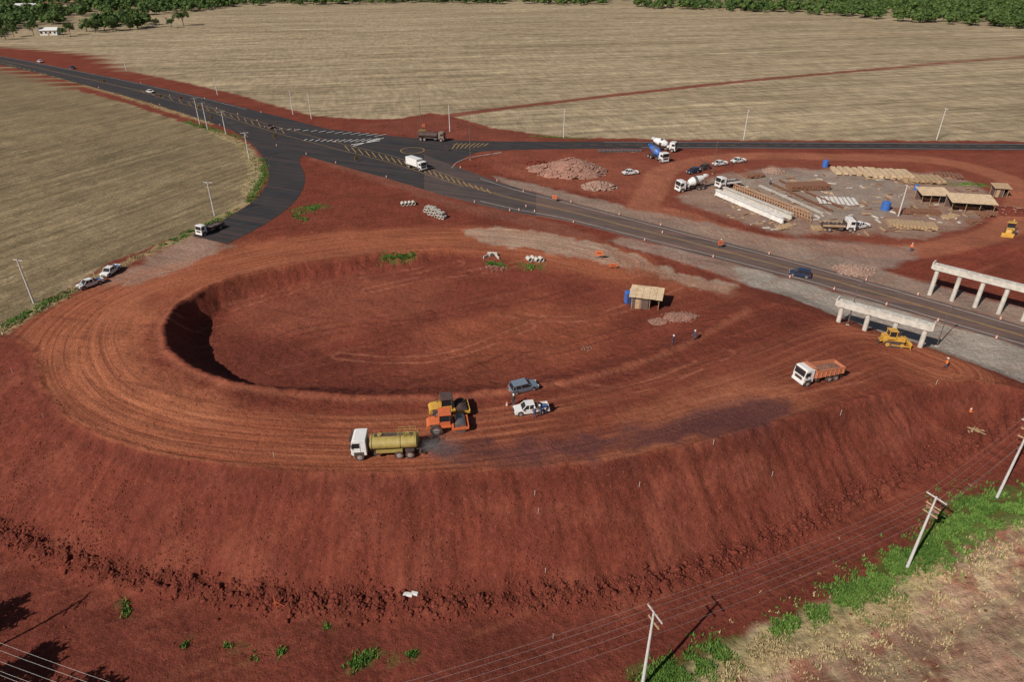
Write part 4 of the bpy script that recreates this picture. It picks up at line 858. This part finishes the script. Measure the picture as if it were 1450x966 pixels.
for k in range(3): girder("casting_bed",(1075+k*14,264-k*4),(1165+k*14,304-k*4),.7,.3,mCon if k<1 else mRust,.1)
def stack(name,px,py,rz,n,L,w,h,lay,mat,gap=1.25,jit=.1):
    o=E(name,G(px,py),rz); bm=bmesh.new()
    for k in range(n):
        for j in range(lay):
            addbox(bm,(w,L*random.uniform(.85,1),h),((k-n/2)*w*gap,random.uniform(-jit,jit),h*(j+.5)+.15+.004*j),Matrix.Rotation(random.uniform(-.03,.03),3,'Z'))
    fin("pieces",bm,mat,o)
    bm=bmesh.new()
    for s in (-.35,0,.35): addbox(bm,(n*w*gap,.15,.14),(-.4*w,s*L,.07))
    fin("bearers",bm,mWood,o)
stack("formwork_panel_stack",1212,245,-.12,6,7,1.1,.25,3,mPly,1.7,.4); stack("formwork_panel_stack",1258,249,-.12,8,8,1.0,.25,4,mPly,1.6,.5); stack("formwork_panel_stack",1308,256,-.15,8,6.5,.9,.25,3,mWood,1.5,.7)
stack("rebar_stack",1145,267,.1,14,4,.6,.4,3,mRust); stack("timber_stack",1128,262,.1,3,6,.3,.3,2,mWood); stack("formwork_panel_stack",1345,250,-.3,7,4,.7,.25,2,mRust,1.4,.6)
stack("rebar_stack",1300,302,-.1,16,2.2,.5,.25,3,mRust); stack("timber_stack",1292,322,-.25,14,4,.6,.2,4,mWood,1.2,.4); stack("concrete_slab_stack",1188,285,-.2,9,6,.7,.12,1,mPW,1.5,.3); stack("timber_stack",1068,250,.3,8,3,.6,.3,2,mRust,1.1,.4); stack("rebar_stack",1170,325,.1,8,2,.6,.3,2,mWood)
stack("steel_beam_stack",880,215,.02,12,1.8,.9,.25,2,mSt); stack("timber_stack",1112,322,.3,8,2,.4,.3,1,mWood,1.3,.5); stack("timber_stack",1380,315,0,5,2,.5,.3,2,mRust,1.2,.4); stack("timber_stack",1345,308,.4,6,2,.4,.3,1,mWood,1.5,.5); stack("timber_stack",1400,305,.2,6,2.5,.5,.3,2,mRust,1.3,.5)
for nm_,mt,cnt in (("scattered_timber",mWood,130),("scattered_formwork_pieces",mRust,110),("scattered_concrete_offcuts",mCon,70)):
    bm=bmesh.new()
    for k in range(cnt):
        px=random.uniform(1030,1410); py=random.uniform(240,335)
        if ((px-1210)/195)**2+((py-288)/46)**2>1: continue
        p=G(px,py); addbox(bm,(random.uniform(.5,2.6),random.uniform(.12,.5),random.uniform(.08,.35)),(p.x,p.y,p.z+.1),Matrix.Rotation(random.choice([.0,.4,1.9])+random.uniform(-.4,.4),3,'Z'))
    fin(nm_,bm,mt)
bm=bmesh.new(); A=G(1040,272);B=G(1146,314)
for k in range(30):
    p=A.lerp(B,k/29)
    for dy in (0,1.3): tube(bm,(p.x,p.y+dy,0),(p.x,p.y+dy,2.0),.07)
    tube(bm,(p.x,p.y,1.95),(p.x,p.y+1.3,1.95),.07); tube(bm,(p.x,p.y,.1),(p.x,p.y-.9,.1),.06); tube(bm,(p.x,p.y,1.5),(p.x,p.y-.9,.1),.06)
for dy in (0,1.3):
    for z in (.5,1.2,1.95): tube(bm,(A.x,A.y+dy,z),(B.x,B.y+dy,z),.07)
fin("formwork_scaffold",bm,M("formwork_orange",(.42,.24,.13),.8,dust=.3,var=.4))
def pipes(px,py,rz,n,r_,L,rows=1,sp=2.1):
    o=E("concrete_pipe_stack",G(px,py),rz)
    bm=bmesh.new(); seg=18
    for j in range(rows):
        for k in range(n-j):
            cx_=(k-(n-1)/2+j*.5)*r_*sp; cz=r_+j*r_*1.75; rings=[]
            for (y,rr) in ((-L/2,r_*.8),(-L/2,r_),(L/2,r_),(L/2,r_*.8),(-L/2,r_*.8)): rings.append([bm.verts.new((cx_+rr*math.cos(a*2*math.pi/seg),y,cz+rr*math.sin(a*2*math.pi/seg))) for a in range(seg)])
            for P_,Q_ in zip(rings[:-1],rings[1:]):
                for i in range(seg): bm.faces.new((P_[i],P_[(i+1)%seg],Q_[(i+1)%seg],Q_[i]))
    fin("pipes",bm,mCon,o)
pipes(578,290,.3,4,.42,1.4); pipes(610,301,-.5,4,.42,1.4,2); pipes(616,305,-.5,4,.42,1.4,2); pipes(624,309,-.5,3,.42,1.4,2); pipes(752,369,.4,2,.45,1.4); pipes(763,370,.4,2,.45,1.3)
o=E("concrete_culvert",G(697,363),-.15); box(o,"headwall",(2.0,.3,1.3),(0,0.2,.2),mCon,.02)
cyl(o,"culvert_opening",.45,.3,(0,-.02,.25),mDk,'y',22)
for s in (-1,1): box(o,"wing_wall",(.2,1.4,1.0),(s*1.25,-.6,-.1),mCon,.02,Matrix.Rotation(s*.5,3,'Z'))
box(o,"apron",(2.2,1.6,.2),(0,-.9,-.55),mStone,.02)
# ------------------------------------------------------------------ rocks / clods
def rawmesh(name,V,Fc):
    V=np.asarray(V,np.float32);Fc=np.asarray(Fc,np.int32); m=bpy.data.meshes.new(name); m.vertices.add(len(V)); m.vertices.foreach_set("co",V.ravel()); m.loops.add(len(Fc)*3); m.loops.foreach_set("vertex_index",Fc.ravel()); m.polygons.add(len(Fc)); m.polygons.foreach_set("loop_start",np.arange(0,len(Fc)*3,3,dtype=np.int32)); m.update(calc_edges=True); return m
def clods(name,P,mat,flat=.7):
    bm=bmesh.new(); bmesh.ops.create_icosphere(bm,subdivisions=1,radius=1); bv=np.array([v.co[:] for v in bm.verts]); bf=np.array([[v.index for v in f.verts] for f in bm.faces]); bm.free()
    n=len(P); ps=np.array([p for p,_ in P]); s=np.array([q for _,q in P])
    q=bv[None]*(1+RNG.uniform(-.3,.3,(n,12,1)))*np.stack([s*RNG.uniform(.7,1.3,n),s*RNG.uniform(.7,1.3,n),s*flat],1)[:,None,:]
    a=RNG.random(n)*6.28; ca,sa=np.cos(a)[:,None],np.sin(a)[:,None]
    V=np.stack([q[...,0]*ca-q[...,1]*sa,q[...,0]*sa+q[...,1]*ca,q[...,2]],2)+ps[:,None,:]
    Fc=bf[None]+12*np.arange(n)[:,None,None]
    m=rawmesh(name,V.reshape(-1,3),Fc.reshape(-1,3)); m.materials.append(mat); o=bpy.data.objects.new(name,m); COL.objects.link(o); return o
L_=[]
for k in range(8000):
    i=int(RNG.random()*(len(toeW)-1)); t=RNG.random(); a=np.array(toeW[i])*(1-t)+np.array(toeW[i+1])*t
    x=a[0]+RNG.normal()*.9; y=a[1]+RNG.normal()*.8+.1; s=abs(RNG.normal())*.10+.04; L_.append(((x,y,hf(x,y)+s*.1),s))
CRW=np.array(crW); TOW=np.array(toW)
for k in range(10000):
    i=int(RNG.random()*14)+1; t=RNG.random(); h=RNG.random()**.7
    a=CRW[i]*(1-t)+CRW[i+1]*t; b=TOW[np.argmin(np.hypot(TOW[:,0]-a[0],TOW[:,1]-(a[1]-11)))]
    x=a[0]*(1-h)+b[0]*h+RNG.normal()*1.5; y=a[1]*(1-h)+b[1]*h+RNG.normal()*.5; s=.03+abs(RNG.normal())*.05; L_.append(((x,y,hf(x,y)),s))
for k in range(6000):
    x=RNG.uniform(-70,75);y=RNG.uniform(36,100); s=.03+abs(RNG.normal())*.045; L_.append(((x,y,hf(x,y)),s))
clods("soil_clods",L_,mSoil)
def heap(name,px,py,rx,ry,h,mat,matst,n=260,s0=.08,s1=.34):
    P=G(px,py); o=E(name,P,0); bm=bmesh.new(); bmesh.ops.create_grid(bm,x_segments=40,y_segments=30,size=1)
    vl=list(bm.verts); ax=np.array([v.co.x for v in vl]); ay=np.array([v.co.y for v in vl]); nn=fbm(ax*3+px,ay*3+py,4)
    for v,q in zip(vl,nn):
        x,y=v.co.x,v.co.y; r_=math.sqrt(x*x+y*y)+(q-.5)*.5; z=h*max(0,1-r_)**.8*(.5+1.0*q); v.co=Vector((x*rx,y*ry,z-.06+(0 if r_<.97 else -.4)))
    fin("heap_body",bm,mat,o,True)
    L=[]
    for k in range(n):
        a=random.random()*6.28; r_=random.random()**.6; L.append(((math.cos(a)*r_*rx*1.05,math.sin(a)*r_*ry*1.05,h*max(0,1-r_)**.8*.9),random.uniform(s0,s1)))
    s=clods("rubble_stones",L,matst); s.parent=o
mHS=M("heap_soil",(.27,.14,.10),.95,dust=.2,var=.4,sc=1.2,bump=1)
heap("rubble_heap",808,243,10,7,4.4,mHS,mHS,420,.1,.45); heap("rubble_heap",775,240,6,4,1.8,mHS,mStone,160); heap("rubble_heap",848,265,4.5,3.5,1.7,mHS,mStone,240,.15,.5); heap("soil_heap",760,232,4,3,.9,mSoil,mSoil,100)
heap("gravel_heap",1210,383,4,3,.8,mStone,mStone,160); heap("rubble_heap",964,449,3.2,2.2,.35,mHS,mHS,130,.06,.18); heap("gravel_heap",1095,243,3,3,1.2,mStone,mStone,120); heap("soil_heap",935,456,2,1.5,.3,mHS,mHS,80,.05,.15)
heap("soil_heap",830,494,1.0,.8,.3,mSoil,mHS,40,.05,.15); heap("soil_heap",700,380,2.5,1.5,.4,mSoil,mHS,80,.06,.2); heap("soil_heap",608,442,1.0,.7,.35,mSoil,mSoil,30,.05,.15)
heap("soil_heap",1430,300,6,4,1.2,mSoil,mHS,60)
o=E("timber_scrap_pile",G(1378,612),.3)
for k in range(8): box(o,"board",(random.uniform(1.2,2.4),.14,.05),(random.uniform(-.6,.6),random.uniform(-.6,.6),.1+.05*k),mWood,0,Matrix.Rotation(random.uniform(0,3),3,'Z'))
o=E("white_sack",G(580,843),.1)
for k in range(3): box(o,"sack",(.75,.45,.28),((k-1)*.55,random.uniform(-.15,.15),.2),mPW,.12,Matrix.Rotation(random.uniform(-.4,.4),3,'Z'))
o=E("marker_post",G(392,862),0); bm=bmesh.new(); tube(bm,(0,0,-.1),(0,0,2.0),.05); tube(bm,(0,0,1.0),(.9,0,.3),.05); tube(bm,(-.3,.2,0),(0,0,1.2),.04); fin("posts",bm,mOr,o)
o=E("traffic_cone",G(1374,583),0); cyl(o,"cone",.2,.7,(0,0,.4),mOr,r2=.04); box(o,"base",(.5,.5,.06),(0,0,.04),mOr,.01); cyl(o,"band",.135,.12,(0,0,.48),mPW,r2=.105)
V=[];Fc=[]; M4=WT.matrix_basis.to_3x3(); base=WT.location
for k in range(15000):
    t=RNG.random(); yy=RNG.normal()*.8*(.5+t*2.2); xx=-4.1-t*4.6+RNG.normal()*.4; zz_=max(.04,(.75+.2*t)*(1-t)**1.3+abs(RNG.normal())*.35); p=M4@Vector((xx,yy,zz_))+base; s=RNG.uniform(.006,.018)*(1.2-.5*t)
    n=len(V); V+=[(p.x+s,p.y,p.z),(p.x-s,p.y+s,p.z),(p.x,p.y-s,p.z+s*.3),(p.x,p.y,p.z+s*1.5)]; Fc+=[(n,n+1,n+2),(n,n+1,n+3),(n+1,n+2,n+3),(n,n+2,n+3)]
m=rawmesh("water_spray",V,Fc); m.materials.append(M("water_droplets",(.8,.8,.8),.2,dust=0)); COL.objects.link(bpy.data.objects.new("water_spray",m))
# ------------------------------------------------------------------ grass tufts
def leafmat(name,col,col2):
    t=NT(name); P=t.pos(); n=t.noise(P,.9,4,.6); n2=t.noise(P,.11,3,.5); t.lk(t.mix(t.rng(t.math('ADD',t.math('MULTIPLY',n,.5),t.math('MULTIPLY',n2,.5)),.38,.62),col,col2),t.b.inputs["Base Color"]); t.b.inputs["Roughness"].default_value=.7; t.b.inputs["Specular IOR Level"].default_value=.2; return t.m
mG=leafmat("grass_green",(.05,.11,.016),(.13,.22,.04)); mD=leafmat("grass_dry",(.30,.22,.10),(.42,.33,.18)); mF=leafmat("foliage",(.030,.060,.014),(.095,.14,.034))
def tufts(name,specs,mat,h0=.12,h1=.38):
    V=[];Fc=[]
    for ln,w,n in specs:
        L=[G(*p) for p in ln]
        for k in range(n):
            i=int(RNG.random()*(len(L)-1)); p=L[i].lerp(L[i+1],RNG.random()); r_=RNG.normal()*w*.6; a=RNG.random()*6.28; x=p.x+r_*math.cos(a);y=p.y+r_*math.sin(a)
            if fbm(np.array([x*.8]),np.array([y*.8]),2,90)[0]<.45: continue
            z=hf(x,y)-.02
            for q in range(4):
                a=RNG.random()*6.28; h=RNG.uniform(h0,h1); wd=.04+h*.12; lx,ly=math.cos(a)*h*.6,math.sin(a)*h*.6; ox,oy=RNG.normal()*.12,RNG.normal()*.12
                n_=len(V); V+=[(x+ox-wd*math.sin(a),y+oy+wd*math.cos(a),z),(x+ox+wd*math.sin(a),y+oy-wd*math.cos(a),z),(x+ox+lx,y+oy+ly,z+h)]; Fc.append((n_,n_+1,n_+2))
    m=rawmesh(name,V,Fc); m.materials.append(mat); COL.objects.link(bpy.data.objects.new(name,m))
tufts("grass",[(l,w,int((850 if l[0][1]>700 and w>1.3 else 430)*w*a*max(1,len(l)-1))) for l,w,a in GRASS if a>0],mG,.14,.45)
tufts("dry_grass",[(l,w,1600) for l,w in DRY]+[([(1450,760),(1350,830),(1250,900),(1150,950)],6,1800)],mD,.12,.4)
# ------------------------------------------------------------------ trees
bm=bmesh.new(); bmesh.ops.create_icosphere(bm,subdivisions=1,radius=1); JV=np.array([v.co[:] for v in bm.verts]); JF=np.array([[v.index for v in f.verts] for f in bm.faces]); bm.free()
def proto(seed,lumps=7,leaves=90):
    r=np.random.default_rng(seed); V=[];Fc=[]
    tv_=[(.03*math.cos(a),.03*math.sin(a),0) for a in (0,1.57,3.14,4.71)]+[(.018*math.cos(a),.018*math.sin(a),.5) for a in (0,1.57,3.14,4.71)]
    V.append(np.array(tv_)); Fc+= [(i,(i+1)%4,4+(i+1)%4) for i in range(4)]+[(i,4+(i+1)%4,4+i) for i in range(4)]; n=8
    for k in range(lumps):
        a=r.random()*6.28; rr=r.uniform(.05,.30); cz=r.uniform(.42,.86); s=r.uniform(.13,.23)
        q=JV*(1+r.uniform(-.35,.35,(12,1)))*np.array([s,s,s*.8])+np.array([rr*math.cos(a),rr*math.sin(a),cz]); V.append(q); Fc+=[tuple(f+n) for f in JF]; n+=12
    for k in range(leaves):
        a=r.random()*6.28; e=r.uniform(-.4,1.5); rr=r.uniform(.25,.48); c0=np.array([rr*math.cos(a)*math.cos(e),rr*math.sin(a)*math.cos(e),.6+rr*.9*math.sin(e)]); V.append(c0+r.normal(size=(3,3))*.06); Fc.append((n,n+1,n+2)); n+=3
    return np.concatenate(V),np.array(Fc)
PR=[proto(s) for s in range(6)]
def inpoly(x,y,P):
    ins=False
    for (ax,ay),(bx,by) in zip(P,P[1:]+P[:1]):
        if (ay>y)!=(by>y) and x<ax+(bx-ax)*(y-ay)/(by-ay): ins=not ins
    return ins
def forest(name,areas):
    V=[];Fc=[];n=0
    for poly,num,h0,h1,gap in areas:
        P=[tuple(p) for p in poly]; X0=min(p[0] for p in P);X1=max(p[0] for p in P);Y0=min(p[1] for p in P);Y1=max(p[1] for p in P); c_=0;tr=0
        while c_<num and tr<num*12:
            tr+=1; x=RNG.uniform(X0,X1);y=RNG.uniform(Y0,Y1)
            if not inpoly(x,y,P): continue
            if fbm(np.array([x*.02]),np.array([y*.02]),2,3)[0]<gap: continue
            h=RNG.uniform(h0,h1)*RNG.choice([.6,.85,1,1.15]); v,f=PR[RNG.integers(6)]; a=RNG.random()*6.28; R=np.array([[math.cos(a),-math.sin(a),0],[math.sin(a),math.cos(a),0],[0,0,1]])
            V.append((v@R.T)*np.array([h*1.15,h*1.15,h])+np.array([x,y,hf(x,y)-h*.12])); Fc.append(f+n); n+=len(v); c_+=1
    m=rawmesh(name,np.concatenate(V),np.concatenate(Fc)); m.materials.append(mF); COL.objects.link(bpy.data.objects.new(name,m))
A1=[W(-150,62),W(0,52),W(60,48),W(150,44),W(215,40),W(200,22),W(330,11),W(330,-2),W(-150,-2)]
A2=[W(200,14),W(330,9),W(600,4),W(860,8),W(860,-3),W(200,-3)]
A3=[W(900,12),W(1000,14),W(1150,21),W(1300,32),W(1450,42),W(1650,58),W(1650,20),W(1450,6),W(1180,2),W(1150,12),W(1000,7),W(900,8)]
A4=[W(1150,9),W(1180,2),W(1450,6),W(1650,20),W(1650,-12),W(700,-12),W(850,2),W(1000,-1)]
forest("distant_forest",[(A1,950,6,11,.38),(A2,750,6,10,.3),(A3,1050,6,11,.3),(A4,650,7,12,.3)])
mBark=M("bark",(.12,.09,.07),.9,dust=.1)
def tree(px,py,h,seed,xy=None):
    P=G(px,py) if xy is None else Vector((*xy,hf(*xy))); o=E("tree",P,0); r=np.random.default_rng(seed)
    bm=bmesh.new(); tube(bm,(0,0,-.2),(.1,0,h*.5),h*.03,8,h*.018)
    ends=[]
    for k in range(6):
        a=k*1.05+r.random(); e=Vector((math.cos(a)*h*.25,math.sin(a)*h*.25,h*r.uniform(.6,.8))); tube(bm,(.05,0,h*r.uniform(.3,.48)),e,h*.014,6,h*.005); ends.append(e)
    fin("trunk_and_limbs",bm,mBark,o)
    V=[];Fc=[]
    for k in range(26):
        e=ends[k%6]; c0=np.array(e)+r.normal(size=3)*h*.11; 
        for j in range(60):
            d=r.normal(size=3); d/=np.linalg.norm(d); q=c0+d*h*.12*r.uniform(.4,1); n=len(V); s=h*.03; t=r.normal(size=(3,3))*s; V+=[tuple(q+t[0]),tuple(q+t[1]),tuple(q+t[2])]; Fc.append((n,n+1,n+2))
    m=rawmesh("foliage",V,Fc); m.materials.append(mF); f=bpy.data.objects.new("foliage",m); COL.objects.link(f); f.parent=o
for px,py,h in ((260,36,12),(243,39,7),(160,44,9),(185,42,9),(48,50,9),(20,52,8),(222,38,6),(100,50,8),(135,46,9),(90,52,6),(8,56,8)): tree(px,py,h,px)
tree(0,0,7.5,3,(-45,33.5)); tree(0,0,7.5,4,(-53,36)); tree(0,0,5.5,5,(-38,32)); tree(0,0,8,6,(-60,40))
mRoof=M("roof_tile",(.30,.10,.06),.85,dust=0,var=.3,sc=1); mWall=M("house_wall",(.65,.62,.57),.8,dust=.05)
for px,py,L,Wd,rz,rf in ((72,49,11,7,.2,mW),(40,12,20,10,.1,mW),(75,10,14,9,0,mRoof)):
    o=E("farm_house",G(px,py),rz); box(o,"walls",(L,Wd,3.2),(0,0,1.6),mWall,0); prof(o,"roof",[(-Wd/2-.6,3.2),(0,5.0),(Wd/2+.6,3.2)],L+1,rf,bev=0).rotation_euler=(0,0,math.pi/2)
    for k in range(4): box(o,"window",(1.2,.06,1.1),(-L/2+L*(k+.5)/4,-Wd/2-.02,1.8),mGl,0)
    box(o,"door",(1,.08,2.1),(0,-Wd/2-.03,1.05),mWood,0)
# ------------------------------------------------------------------ camera, sky, sun
cd=bpy.data.cameras.new("camera"); cam=bpy.data.objects.new("camera",cd); COL.objects.link(cam); cam.location=(0,0,CAMH); cam.rotation_euler=(math.pi/2-PITCH,0,0)
cd.sensor_width=36; cd.lens=36*F/1450; cd.clip_end=9000; cd.clip_start=.5; scene.camera=cam
w=bpy.data.worlds.new("World"); scene.world=w; w.use_nodes=True; nt=w.node_tree; sky=nt.nodes.new("ShaderNodeTexSky"); sky.sky_type='NISHITA'; sky.sun_disc=False
el=math.radians(38); az=math.radians(225)
sky.sun_elevation=el; sky.sun_rotation=az; nt.links.new(sky.outputs[0],nt.nodes["Background"].inputs[0]); nt.nodes["Background"].inputs[1].default_value=.05
sd=bpy.data.lights.new("sun",'SUN'); sd.energy=5.0; sd.angle=math.radians(.5); sd.color=(1,.95,.88); so=bpy.data.objects.new("sun",sd); COL.objects.link(so)
d=Vector((math.cos(el)*.707,math.cos(el)*.707,-math.sin(el))); so.rotation_euler=d.to_track_quat('-Z','Y').to_euler(); so.location=(0,0,80)
scene.view_settings.view_transform='Standard'; scene.view_settings.look='None'; scene.view_settings.exposure=0
print("grid",NX,NY,"objs",len(bpy.data.objects))
